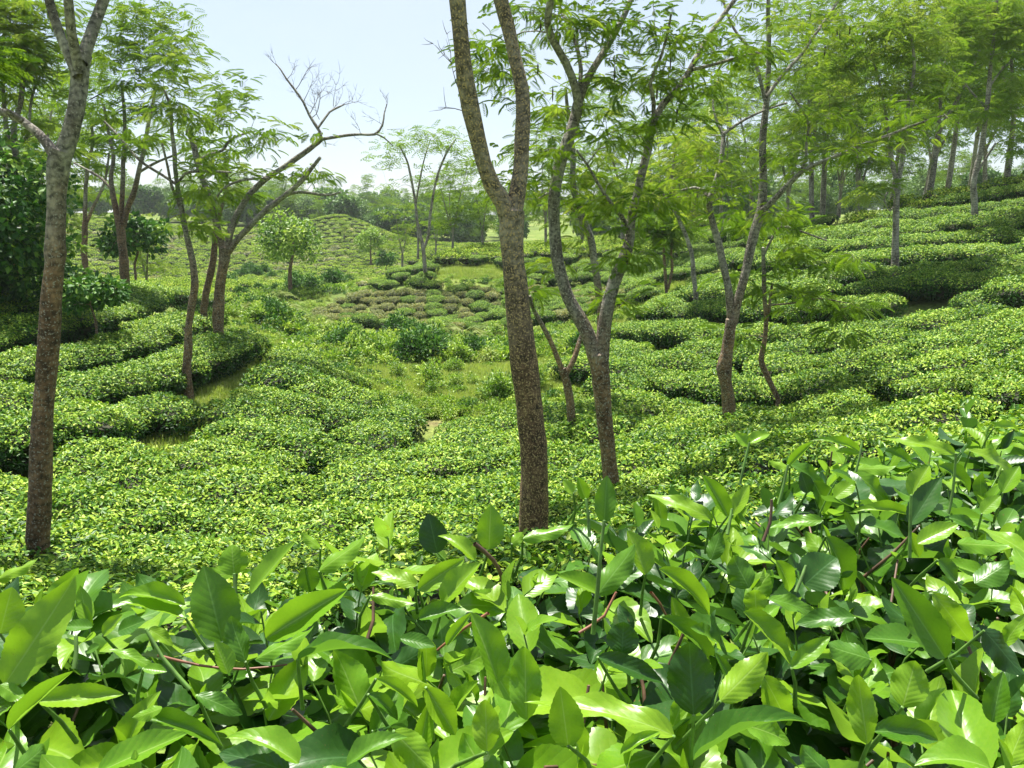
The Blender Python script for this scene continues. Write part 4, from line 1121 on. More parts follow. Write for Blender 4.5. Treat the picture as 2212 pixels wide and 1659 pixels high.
# ---------------------------------------------------------------- valley undergrowth
def leaf_clump(name, seed, n, rx, h, leaf, mat, lean=.2, young=.3):
    g = np.random.default_rng(seed)
    ks = max(5, n // 60)
    cc = g.normal(0, 1, (ks, 3)); cc /= np.linalg.norm(cc, axis=1, keepdims=True); cc[:, 2] = np.abs(cc[:, 2])
    cc = cc * np.array((rx * .7, rx * .7, h * .55)) * (.5 + .5 * g.random((ks, 1))) + np.array((0, 0, h * .25))
    k = g.integers(0, ks, n); p = g.normal(0, 1, (n, 3)); p /= np.linalg.norm(p, axis=1, keepdims=True); rad = p.copy()
    pos = cc[k] + p * g.random((n, 1)) ** .35 * np.array((rx * .38, rx * .38, h * .3))
    pos[:, 2] = np.abs(pos[:, 2])
    d = rad + g.normal(0, .6, (n, 3)); d[:, 2] += lean
    M = frames(pos, d, rad * .5 + g.normal(0, .5, (n, 3)) + np.array((0, 0, .8)), leaf * (.6 + .8 * g.random(n)))
    tone = np.clip(.42 + .14 * g.normal(0, 1, ks)[k] + g.normal(0, .12, n) + (g.random(n) < young) * .22, 0, 1)
    b = Bag()
    for s in range(6):
        c = cc[s % ks]
        tube(b, [(0, 0, -.1, .03), (c[0] * .4, c[1] * .4, c[2] * .5, .018), (c[0], c[1], c[2], .006)], 5)
    wood = b.mesh(name + '_stems', [M_CORE])
    v, f, t = scatter(LEAF_V, LEAF_T3, M, tone)
    return wood, mesh_np(name + '_leaves', v, f, [mat], attrs={'tone': t})
def palm_clump(name, seed, nf=13, L=1.7):
    g = np.random.default_rng(seed); b = Bag()
    for k in range(nf):
        a = k * 2.4 + g.normal(0, .3); el = R(35 + 50 * g.random()); l = L * (.6 + .5 * g.random())
        m = 9; t = np.linspace(0, 1, m); hx = np.array((math.cos(a), math.sin(a), 0))
        r = l * (t * math.cos(el)) + l * .25 * t ** 2; z = l * (t * math.sin(el)) - l * .75 * t ** 2.4
        pts = hx * r[:, None] + np.array((0, 0, 1)) * z[:, None]
        tube(b, np.concatenate([pts, np.linspace(.012, .003, m)[:, None]], 1), 4, tone=.6)
        side = np.array((-hx[1], hx[0], 0))
        tone = .35 + .5 * g.random()
        for j in np.linspace(.12, 1, 22):
            p = np.array([np.interp(j, t, pts[:, q]) for q in range(3)]); w = .42 * l * math.sin(PI * (.1 + .85 * j)) ** .7 * .55
            for s in (1, -1):
                tip = p + side * s * w + hx * w * .55 - np.array((0, 0, w * (.3 + .3 * g.random())))
                b.add([p, (p + tip) / 2 + hx * .022, tip, (p + tip) / 2 - hx * .022], np.array([(0, 1, 2), (0, 2, 3)]), tone + g.normal() * .06)
    return b.mesh(name, [M_PALM])
def put_mesh_thing(name, label, cat, group, x, y, mesh_pair, s, rz, sink=.03):
    z = float(ground(x, y)) - sink
    wood, leaves = mesh_pair
    o = thing(name, label, cat, (x, y, z), group, wood)
    o.rotation_euler = (0, 0, rz); o.scale = (s,) * 3
    if leaves is not None:
        link('leaves', leaves, o, kind='stuff')
    return o
WS = [leaf_clump('wild_shrub_%d' % k, 300 + k, (1500, 1500, 1700, 700)[k], (.8, .7, 1.0, .5)[k], (1.1, .8, 1.3, .9)[k], (.12, .085, .13, .09)[k], (M_WILD, M_WILD, M_DARKLEAF, M_WILD)[k]) for k in range(4)]
PALM = [palm_clump('palm_clump_%d' % k, 320 + k, 12 + 3 * k) for k in range(2)]
def xy_at(u, v, h=0.0, y0=3.0, y1=170.0):
    """where the sight line through (u, v) meets the terrain"""
    ys = np.concatenate([np.arange(y0, 60, .1), np.arange(60, y1, .5)])
    r = ray(u, v); z = CAM_Z + r[2] * ys; gz = ground(r[0] * ys, ys) + h
    k = np.argmax(z < gz)
    if not (z < gz).any():
        k = len(ys) - 1
    return r[0] * ys[k], ys[k]
g2 = np.random.default_rng(31)
def scatter_poly(poly, n, g):
    us = [p[0] for p in poly]; vs_ = [p[1] for p in poly]; out = []
    while len(out) < n:
        u = min(us) + (max(us) - min(us)) * g.random(); v = min(vs_) + (max(vs_) - min(vs_)) * g.random()
        if in_poly(np.array([u]), np.array([v]), poly)[0]:
            out.append(xy_at(u, v))
    return np.array(out)
V_BRUSH = [(500,650),(560,630),(600,665),(630,708),(800,742),(1330,744),(1330,750),(1250,775),(1010,790),(850,795),(770,786),(700,750),(600,722),(530,700)]
V_UPPER = [(480,600),(560,590),(700,598),(770,600),(760,625),(700,640),(625,650),(560,625),(490,640)]
V_GRASS = [(775,790),(1000,785),(1260,770),(1310,800),(1240,850),(1090,872),(960,872),(840,838)]
lab = {0: ('leafy wild shrub in the overgrown valley', 'wild shrubs in the valley'), 1: ('low pale green weed bush in the overgrown valley', 'weed bushes in the valley'),
       2: ('dark glossy wild bush in the overgrown valley', 'dark wild bushes in the valley'), 3: ('small loose shrub in the grassy valley clearing', 'small shrubs of the clearing')}
for poly, n, kinds, s0 in ((V_BRUSH, 120, (0, 1, 2, 0, 1, 1), .66), (V_UPPER, 44, (0, 2, 1), .85), (V_GRASS, 16, (3, 3, 1), .55)):
    for x, y in scatter_poly(poly, n, g2):
        k = kinds[int(g2.integers(0, len(kinds)))]
        put_mesh_thing('wild_shrub', lab[k][0], 'shrub', lab[k][1], x, y, WS[k], s0 * (.6 + .7 * g2.random()), g2.random() * 6)
for j, (u, v, s) in enumerate([(878,735,.75),(925,738,.8),(960,745,.7),(1015,748,.6),(675,728,.8),(700,738,.8),(1090,742,.7),(560,660,.6),(620,690,.6),(600,655,.6),(545,690,.6),(1060,735,.6)]):
    x, y = xy_at(u, v)
    put_mesh_thing('palm_clump', 'clump of arching pale palm fronds in the overgrown valley', 'palm', 'palm clumps in the valley', x, y, (PALM[j % 2], None), s * 1.15, g2.random() * 6, sink=-.25)
# single shrubs the photograph shows apart from the mass
for u, v, k, s, l in [(935,845,3,1.0,'small upright shrub alone in the grassy clearing left of the big trunk'),(985,845,3,.6,'tiny shrub at the edge of the clearing beside the front tea'),
                      (1075,865,0,.75,'pale shrub touching the left side of the big trunk at the tea edge'),(1160,850,3,.9,'thin shrub in the clearing just right of the big trunk'),
                      (905,785,2,1.0,'round dark bush at the back edge of the clearing'),(865,738,2,.85,'tall dark bush among the pale palms in front of the centre hill'),
                      (500,690,1,.8,'weed bush behind the base of the twin stemmed tree')]:
    x, y = xy_at(u, v)
    put_mesh_thing('wild_shrub', l, 'shrub', None, x, y, WS[k], s, u * .1)
# ground cover between the shrubs
GC = [joined('scrub_%d' % k, leaf_clump('scrub_%d' % k, 350 + k, 330, .45, .4, (.085, .07, .09, .06)[k], (M_WILD, M_TEA, M_DARKLEAF, M_GRASS)[k], young=.4), [M_CORE, (M_WILD, M_TEA, M_DARKLEAF, M_GRASS)[k]]) for k in range(4)]
pts = np.concatenate([scatter_poly(V_BRUSH, 900, g2), scatter_poly(V_UPPER, 420, g2), scatter_poly([(540,780),(600,700),(760,775),(850,800),(780,800)], 60, g2)])
_fill = []
for _ in range(5200):
    u = 430 + 1070 * g2.random(); v = 545 + 362 * g2.random()
    if in_poly(np.array([u]), np.array([v]), [(930,572),(985,548),(1100,548),(1100,600),(930,600)])[0]: continue
    if u < 600 and v > 745: continue
    inside = in_poly(np.array([u]), np.array([v]), V_GRASS)[0]
    if inside and g2.random() < .9: continue
    x_, y_ = xy_at(u, v)
    if np.min((XY[:, 0] - x_) ** 2 + (XY[:, 1] - y_) ** 2) < .62: continue
    _fill.append((x_, y_))
_fill = np.array(_fill); pts = np.concatenate([pts, _fill]); _nf = len(_fill)
print('fill', _nf)
n = len(pts)
instancer('scrub_cover', GC, np.stack([pts[:, 0], pts[:, 1], ground(pts[:, 0], pts[:, 1]) - .03], 1), np.stack([np.zeros(n), np.zeros(n), g2.random(n) * 6], 1),
          np.repeat((.6 + .9 * g2.random(n))[:, None], 3, 1) * np.where(np.arange(n) >= n - _nf, .55, 1.0)[:, None], g2.choice(4, n, p=(.45, .2, .12, .23)), 'low tangled weeds and creepers covering the valley floor', 'weeds')
# grass
def grass_tuft(seed, n, h, r):
    g = np.random.default_rng(seed)
    p = np.stack([g.normal(0, r, n), g.normal(0, r, n), np.zeros(n)], 1)
    a = g.random(n) * 6.28; l = h * (.5 + .8 * g.random(n)); w = .006 + .004 * g.random(n)
    ln = .55 * g.random(n)
    d = np.stack([np.cos(a), np.sin(a), np.zeros(n)], 1); s = np.stack([-np.sin(a), np.cos(a), np.zeros(n)], 1)
    v = np.stack([p + s * w[:, None], p - s * w[:, None], p + d * (l * ln * .4)[:, None] + np.array((0, 0, 1)) * (l * .6)[:, None] - s * w[:, None] * .7,
                  p + d * (l * ln * .4)[:, None] + np.array((0, 0, 1)) * (l * .6)[:, None] + s * w[:, None] * .7, p + d * (l * ln)[:, None] + np.array((0, 0, 1)) * l[:, None]], 1)
    b = np.arange(n)[:, None] * 5
    f = np.concatenate([b + np.array((0, 1, 2)), b + np.array((0, 2, 3)), b + np.array((3, 2, 4))])
    return mesh_np('grass_tuft_%d' % seed, v.reshape(-1, 3), f, [M_GRASS], attrs={'tone': np.repeat(np.clip(g.normal(.5, .2, n), 0, 1), 5)})
V_BANK = [(690,770),(780,782),(1010,780),(1260,760),(1420,560),(1500,545),(1480,640),(1350,700),(1330,820),(1240,860),(1090,885),(950,885),(800,850)]
TUFT = [grass_tuft(k, 70, .13, .16) for k in range(3)]
gp = np.concatenate([scatter_poly(V_GRASS, 3600, g2), scatter_poly(V_BANK, 2200, g2), scatter_poly([(480,690),(540,680),(590,740),(560,780),(520,740)], 260, g2), scatter_poly([(330,985),(300,960),(420,880),(530,790),(545,735),(575,735),(560,800),(470,880),(390,960)], 700, g2), scatter_poly([(920,575),(985,545),(1120,545),(1330,560),(1400,600),(900,604)], 1200, g2)])
n = len(gp)
instancer('grass', TUFT, np.stack([gp[:, 0], gp[:, 1], ground(gp[:, 0], gp[:, 1]) - .02], 1), np.stack([np.zeros(n), np.zeros(n), g2.random(n) * 6], 1),
          np.repeat((.6 + .8 * g2.random(n))[:, None], 3, 1), g2.integers(0, 3, n), 'short rough grass in the valley clearing, on the path and on the hill top', 'grass')

# ---------------------------------------------------------------- foreground tea hedge
def big_leaf_mat(name, top, top2, under, vein, trans_col, rough, trans):
    m, nt, N, L = new_mat(name)
    out = N.new('ShaderNodeOutputMaterial')
    uv = N.new('ShaderNodeUVMap'); uv.uv_map = 'UVMap'
    sp = N.new('ShaderNodeSeparateXYZ'); L.new(uv.outputs[0], sp.inputs[0])
    def math_(op, a, b=None, c=None):
        n_ = N.new('ShaderNodeMath'); n_.operation = op
        for i, q in enumerate((a, b, c)):
            if q is None: continue
            if hasattr(q, 'links'): L.new(q, n_.inputs[i])
            else: n_.inputs[i].default_value = q
        return n_.outputs[0]
    av = math_('ABSOLUTE', math_('SUBTRACT', sp.outputs[1], .5))            # 0 midrib .. .5 edge
    ph = math_('SUBTRACT', math_('MULTIPLY', sp.outputs[0], 8.5), math_('MULTIPLY', av, 4.6))
    fr = math_('ABSOLUTE', math_('SUBTRACT', math_('FRACT', ph), .5))       # 0 at vein
    vein_l = math_('SUBTRACT', 1.0, math_('SMOOTH_MIN', math_('MULTIPLY', fr, 14.0), 1.0, .2))
    mid = math_('SUBTRACT', 1.0, math_('MINIMUM', math_('MULTIPLY', av, 32.0), 1.0))
    oi = N.new('ShaderNodeObjectInfo'); att = N.new('ShaderNodeAttribute'); att.attribute_name = 'tone'
    rnd = math_('FRACT', math_('ADD', oi.outputs['Random'], att.outputs['Fac']))
    tc = N.new('ShaderNodeTexCoord')
    no = N.new('ShaderNodeTexNoise'); no.inputs['Scale'].default_value = 28; L.new(tc.outputs['Object'], no.inputs[0])
    fac = math_('ADD', math_('MULTIPLY', rnd, .8), math_('MULTIPLY', math_('SUBTRACT', no.outputs[0], .5), .7))
    mx = N.new('ShaderNodeMix'); mx.data_type = 'RGBA'; mx.inputs[6].default_value = (*top, 1); mx.inputs[7].default_value = (*top2, 1); L.new(fac, mx.inputs[0])
    geo = N.new('ShaderNodeNewGeometry')
    mb = N.new('ShaderNodeMix'); mb.data_type = 'RGBA'; L.new(geo.outputs['Backfacing'], mb.inputs[0]); L.new(mx.outputs[2], mb.inputs[6]); mb.inputs[7].default_value = (*under, 1)
    mv = N.new('ShaderNodeMix'); mv.data_type = 'RGBA'; L.new(math_('MINIMUM', math_('ADD', math_('MULTIPLY', mid, .75), math_('MULTIPLY', vein_l, .035)), 1.0), mv.inputs[0]); L.new(mb.outputs[2], mv.inputs[6]); mv.inputs[7].default_value = (*vein, 1)
    # a few brown spots and nibbled yellow edges
    vo = N.new('ShaderNodeTexNoise'); vo.inputs['Scale'].default_value = 60; vo.inputs['Detail'].default_value = 2; L.new(tc.outputs['Object'], vo.inputs[0])
    sp2 = ramp(N, [(.7, (0,) * 3), (.725, (.85,) * 3)]); L.new(vo.outputs[0], sp2.inputs[0])
    ms = N.new('ShaderNodeMix'); ms.data_type = 'RGBA'; L.new(sp2.outputs[0], ms.inputs[0]); L.new(mv.outputs[2], ms.inputs[6]); ms.inputs[7].default_value = (.16, .1, .03, 1)
    p = N.new('ShaderNodeBsdfPrincipled'); L.new(ms.outputs[2], p.inputs['Base Color'])
    rg = math_('ADD', math_('MULTIPLY', geo.outputs['Backfacing'], .25), math_('ADD', rough, math_('MULTIPLY', no.outputs[0], .12)))
    L.new(rg, p.inputs['Roughness']); p.inputs['Specular IOR Level'].default_value = .45
    hgt = math_('ADD', math_('MULTIPLY', fr, -1.0), math_('ADD', math_('MULTIPLY', mid, -1.2), math_('MULTIPLY', no.outputs[0], .5)))
    hgt2 = math_('MULTIPLY', math_('POWER', math_('MULTIPLY', fr, 2.0), .6), 1.0)
    b = N.new('ShaderNodeBump'); b.inputs['Strength'].default_value = .13; b.inputs['Distance'].default_value = .0016
    L.new(math_('ADD', hgt2, math_('MULTIPLY', mid, -1.0)), b.inputs['Height']); L.new(b.outputs[0], p.inputs['Normal'])
    tr = N.new('ShaderNodeBsdfTranslucent'); mt = N.new('ShaderNodeMix'); mt.data_type = 'RGBA'; mt.inputs[0].default_value = .35
    mt.inputs[6].default_value = (*trans_col, 1); L.new(ms.outputs[2], mt.inputs[7]); L.new(mt.outputs[2], tr.inputs['Color'])
    sh = N.new('ShaderNodeMixShader'); sh.inputs[0].default_value = trans
    L.new(p.outputs[0], sh.inputs[1]); L.new(tr.outputs[0], sh.inputs[2]); L.new(sh.outputs[0], out.inputs[0])
    return m
M_YOUNG = big_leaf_mat('young_tea_leaf', (.11, .25, .012), (.22, .36, .016), (.2, .34, .055), (.3, .44, .1), (.32, .58, .02), .28, .36)
M_MATURE = big_leaf_mat('mature_tea_leaf', (.04, .122, .007), (.098, .222, .011), (.11, .24, .045), (.17, .32, .07), (.19, .4, .012), .31, .3)
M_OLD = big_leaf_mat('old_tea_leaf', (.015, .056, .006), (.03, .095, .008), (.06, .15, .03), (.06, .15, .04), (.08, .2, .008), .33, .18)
BIGM = [M_YOUNG, M_MATURE, M_OLD]
def stem_mat(name, col):
    m, nt, N, L = new_mat(name); out = N.new('ShaderNodeOutputMaterial'); p = N.new('ShaderNodeBsdfPrincipled')
    no = N.new('ShaderNodeTexNoise'); no.inputs['Scale'].default_value = 60
    r = ramp(N, [(.3, tuple(c * .55 for c in col)), (.7, tuple(min(1, c * 1.35) for c in col))]); L.new(no.outputs[0], r.inputs[0])
    L.new(r.outputs[0], p.inputs['Base Color']); p.inputs['Roughness'].default_value = .55; L.new(p.outputs[0], out.inputs[0]); return m
M_STEM = stem_mat('green_stem', (.1, .2, .03)); M_WOOD = stem_mat('woody_stem', (.11, .06, .035)); M_DRY = stem_mat('dry_red_stem', (.22, .09, .05))

def big_leaf(seed, nl=26, half=3, ratio=.42, droop=.3, fold=.3, wave=.03, twist=.2, tip_curl=0., teeth=.014, quilt=.0008):
    g = np.random.default_rng(seed)
    t = np.linspace(0, 1, nl + 1)
    w = ratio * .5 * np.sin(PI * np.clip(t, 0, 1) ** .86) ** .62 * (1 - .3 * t ** 6)
    w = np.maximum(w, .0); w[0] = .012; w[-1] = .002
    s = np.linspace(-1, 1, 2 * half + 1)
    ph = g.random() * 6
    V = []; UV = []
    for i, ti in enumerate(t):
        for sj in s:
            ww = w[i] * (1 + (teeth * 2 if (i % 2 == 0) else -teeth * 2) * (abs(sj) == 1))
            y = sj * ww
            z = abs(sj) ** 1.3 * w[i] * fold - droop * ti ** 2 * .5 + tip_curl * ti ** 5 * .15
            z += wave * math.sin(ti * 13 + ph + (1.5 if sj > 0 else 0)) * abs(sj) ** 2 * math.sin(PI * ti)
            z += quilt * math.sin((ti * 8.5 - abs(sj) * .5 * 4.6) * 2 * PI) * math.sin(PI * ti) * (1 - abs(sj) ** 4) * (abs(sj) > .1)
            tw = twist * (ti - .4); y2 = y * math.cos(tw) - z * math.sin(tw) * .3; z2 = z + y * math.sin(tw)
            V.append((ti, y2, z2)); UV.append((ti, .5 + .5 * sj))
    k = 2 * half + 1
    F = np.array([(i * k + j, (i + 1) * k + j, (i + 1) * k + j + 1, i * k + j + 1) for i in range(nl) for j in range(2 * half)])
    return np.array(V), F, np.array(UV)
SHAPES = []
for k in range(10):
    g = np.random.default_rng(500 + k)
    SHAPES.append(dict(seed=k, ratio=(.5, .54, .58, .46, .5, .56, .46, .62, .54, .5)[k], droop=(.1, .35, .55, .8, .2, .45, .05, .3, -.15, .65)[k], fold=(.45, -.25, .55, .2, .75, -.35, .8, .4, -.2, .3)[k],
                       wave=(.02, .045, .03, .05, .025, .05, .015, .04, .035, .055)[k], twist=(.1, -.4, .3, .6, -.2, .2, 0, -.6, .4, -.3)[k], tip_curl=(0, 1, -1, .5, 0, 1.5, 0, -.5, 1, 0)[k], quilt=(.0006, .0008, .0006, .0035, .0006, .0008, .0006, .0008, .0025, .0006)[k]))
HI = [big_leaf(**s) for s in SHAPES]
LO = [big_leaf(**{**s, 'nl': 8, 'half': 1}) for s in SHAPES]
LEAFMESH = [[mesh_np('tea_leaf_%d_%d' % (k, m), HI[k][0], HI[k][1], [BIGM[m]], smooth=True, uv=HI[k][2], attrs={'tone': np.full(len(HI[k][0]), .0)}) for m in range(3)] for k in range(10)]

BC = np.array([(-.85, .62), (-.08, .58), (.62, .72), (.78, 1.42), (1.65, 1.75)])
BL = ['big leaved tea bush at the bottom left corner, nearest the camera', 'big leaved tea bush at the bottom centre in front of the big trunk', 'big leaved tea bush at the bottom right with broad glossy leaves',
      'tea bush of the foreground hedge behind the bottom right one', 'foreground tea bush at the right edge, its leaves looking smallest']
HEDGE = [thing('tea_bush', BL[k], 'tea bush', (BC[k, 0], BC[k, 1], float(ground(BC[k, 0], BC[k, 1]))), 'foreground tea hedge') for k in range(5)]
EDGE = [(-2.2, .95), (-.85, .96), (-.3, 1.02), (.02, 1.08), (.2, 1.3), (.5, 1.5), (.85, 1.75), (1.3, 2.0), (2.6, 2.45)]
def edge_y(x):
    return np.interp(x, [e[0] for e in EDGE], [e[1] for e in EDGE])
def canopy(x, y):
    return CAM_Z - .475 - .02 * x + .018 * math.sin(x * 9 + 1) * math.cos(y * 8) - .25 * max(0, (y - edge_y(x) + .12)) - .06 * max(0, .45 - y)
leaves = []            # (shape, mat, M(3x4), bush, hero)
stems = [Bag() for _ in range(5)]
g3 = np.random.default_rng(99)
def bush_of(p):
    return int(np.argmin(((BC - np.array(p[:2])) ** 2).sum(1)))
def mat4(pos, d, nrm, sx, sy=None, sz=None):
    return frames(np.array([pos]), np.array([d]), np.array([nrm]), [sx], None if sy is None else np.array([sy]), None if sz is None else np.array([sz]))[0]
def shoot(root, tip, nleaf, b, size=1.0, g=g3, young_top=True, stem_r=.0018, el_scale=1.0):
    root = np.array(root, float); tip = np.array(tip, float)
    bend = g.normal(0, .012, 3); n = 7
    t = np.linspace(0, 1, n)[:, None]
    pts = root + (tip - root) * t + bend * np.sin(t * PI)
    tube(stems[b], np.concatenate([pts, (stem_r * (1.25 - .7 * t))], 1), 5, mi=0)
    ax = (tip - root) / np.linalg.norm(tip - root)
    L_ = np.linalg.norm(tip - root); a = g.random() * 6.28
    # two leaves and a bud at the top, older leaves below
    if young_top:
        leaves.append((6, 0, mat4(tip - ax * .004, ax + g.normal(0, .15, 3), (g.normal(), g.normal(), .2), .034 * size, .016 * size, .034 * size), b, 0))
    for k in range(nleaf):
        f = 1 - (k * .17 + .02 * g.random()) * .14 / max(L_, .05) * (1.0)
        f = 1 - k * (.85 / max(nleaf, 1)) * (.9 + .2 * g.random())
        p = root + (tip - root) * max(f, .02) + bend * math.sin(max(f, 0) * PI)
        a += 2.4 + g.normal(0, .25)
        hz = np.array((math.cos(a), math.sin(a), 0))
        el = R((62, 38, 24, 14, 6, -2, -10, -14)[min(k, 7)] + g.normal(0, 11)) * el_scale
        d = hz * math.cos(el) + ax * math.sin(el)
        nrm = ax * math.cos(el) - hz * math.sin(el) + g.normal(0, .16, 3)
        ln = (.042, .062, .078, .088, .094, .096, .09, .09)[min(k, 7)] * size * (.82 + .36 * g.random())
        r_ = g.random()
        m = 0 if (k < 2 or (k == 2 and r_ < .9) or (k == 3 and r_ > .55)) and young_top else (1 if (k < 4 or r_ < .35) else 2)
        if not young_top: m = 1 if r_ < .45 else 2
        wdt = ln * (.8 if k == 0 else 1.0)
        leaves.append((int(g.integers(0, 10)), m, mat4(p + d * .004, d, nrm, ln, wdt, ln), b, 0))
# random shoots over the canopy
xs = []
yy0 = .33
cand = np.stack([-1.6 + 4.2 * g3.random(5200), yy0 + 2.2 * g3.random(5200)], 1)
kept = np.zeros((0, 2))
for x, y in cand:
    if y > edge_y(x) or abs(x) > y * .78 + .22: continue
    md = .054 if y < 1.0 else .057
    if len(kept) and np.min(((kept - (x, y)) ** 2).sum(1)) < md * md: continue
    kept = np.concatenate([kept, [(x, y)]])
for x, y in kept:
    b = bush_of((x, y)); zc = canopy(x, y)
    low = g3.random()
    top = zc + g3.normal(-.015, .028)
    if x > .35 and y > 1.0 and g3.random() < .10: top += .05 + .05 * g3.random()
    ln_ = .10 + .1 * g3.random()
    lean = g3.normal(0, .025, 2)
    shoot((x - lean[0], y - lean[1], top - ln_), (x + lean[0], y + lean[1], top), int(g3.integers(6, 10)), b, size=(.98 if y < .95 else .84) + .25 * g3.random(), young_top=low < .68)
# deep old leaves under the canopy
for _ in range(6800):
    x = -1.6 + 4.2 * g3.random(); y = yy0 + 2.1 * g3.random()
    if y > edge_y(x) - .02 or abs(x) > y * .78 + .22: continue
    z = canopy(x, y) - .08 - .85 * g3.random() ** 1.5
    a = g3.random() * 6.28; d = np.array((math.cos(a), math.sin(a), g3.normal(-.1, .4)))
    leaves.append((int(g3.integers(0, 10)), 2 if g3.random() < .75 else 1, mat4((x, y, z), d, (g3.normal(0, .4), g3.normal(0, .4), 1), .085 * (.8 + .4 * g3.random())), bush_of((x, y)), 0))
# leaves of the far and left flanks of the hedge
for _ in range(3600):
    x = -1.6 + 4.0 * g3.random(); y = edge_y(x) + g3.normal(0, .02); z = canopy(x, y) - .05 - .95 * g3.random()
    a = g3.normal(PI / 2, .8); d = np.array((math.cos(a), math.sin(a), g3.normal(0, .4)))
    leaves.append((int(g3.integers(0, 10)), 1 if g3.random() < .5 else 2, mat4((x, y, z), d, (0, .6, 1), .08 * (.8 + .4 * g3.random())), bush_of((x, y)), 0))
# woody frame
for b in range(5):
    cx_, cy_ = BC[b]; gz = float(ground(cx_, cy_))
    for k in range(34):
        a = g3.random() * 6.28; r = .42 * math.sqrt(g3.random())
        ex, ey = cx_ + r * math.cos(a), cy_ + r * math.sin(a) * .9
        ey = min(ey, edge_y(ex) - .03)
        if ey < .25: ey = .25 + .1 * g3.random()
        zt = canopy(ex, ey) - .06 - .08 * g3.random()
        pts = resample(np.array([(cx_ + r * .15 * math.cos(a), cy_ + r * .15 * math.sin(a), gz - .1, .016), (cx_ + r * .5 * math.cos(a) + g3.normal(0, .03), cy_ + r * .5 * math.sin(a), gz + .45 * (zt - gz), .010),
                                 (ex + g3.normal(0, .02), ey, zt - .12, .005), (ex, ey, zt, .0028)]), .06)
        pts[1:-1, :3] += g3.normal(0, .006, (len(pts) - 2, 3))
        tube(stems[b], pts, 6, mi=1)
        for _ in range(3):
            j = int(g3.integers(len(pts) // 2, len(pts)))
            q = pts[j, :3] + np.array((g3.normal(0, .07), g3.normal(0, .07), .06 + .07 * g3.random()))
            tube(stems[b], [(*pts[j, :3], .003), (*((pts[j, :3] + q) / 2 + g3.normal(0, .01, 3)), .0024), (*q, .0016)], 5, mi=1)

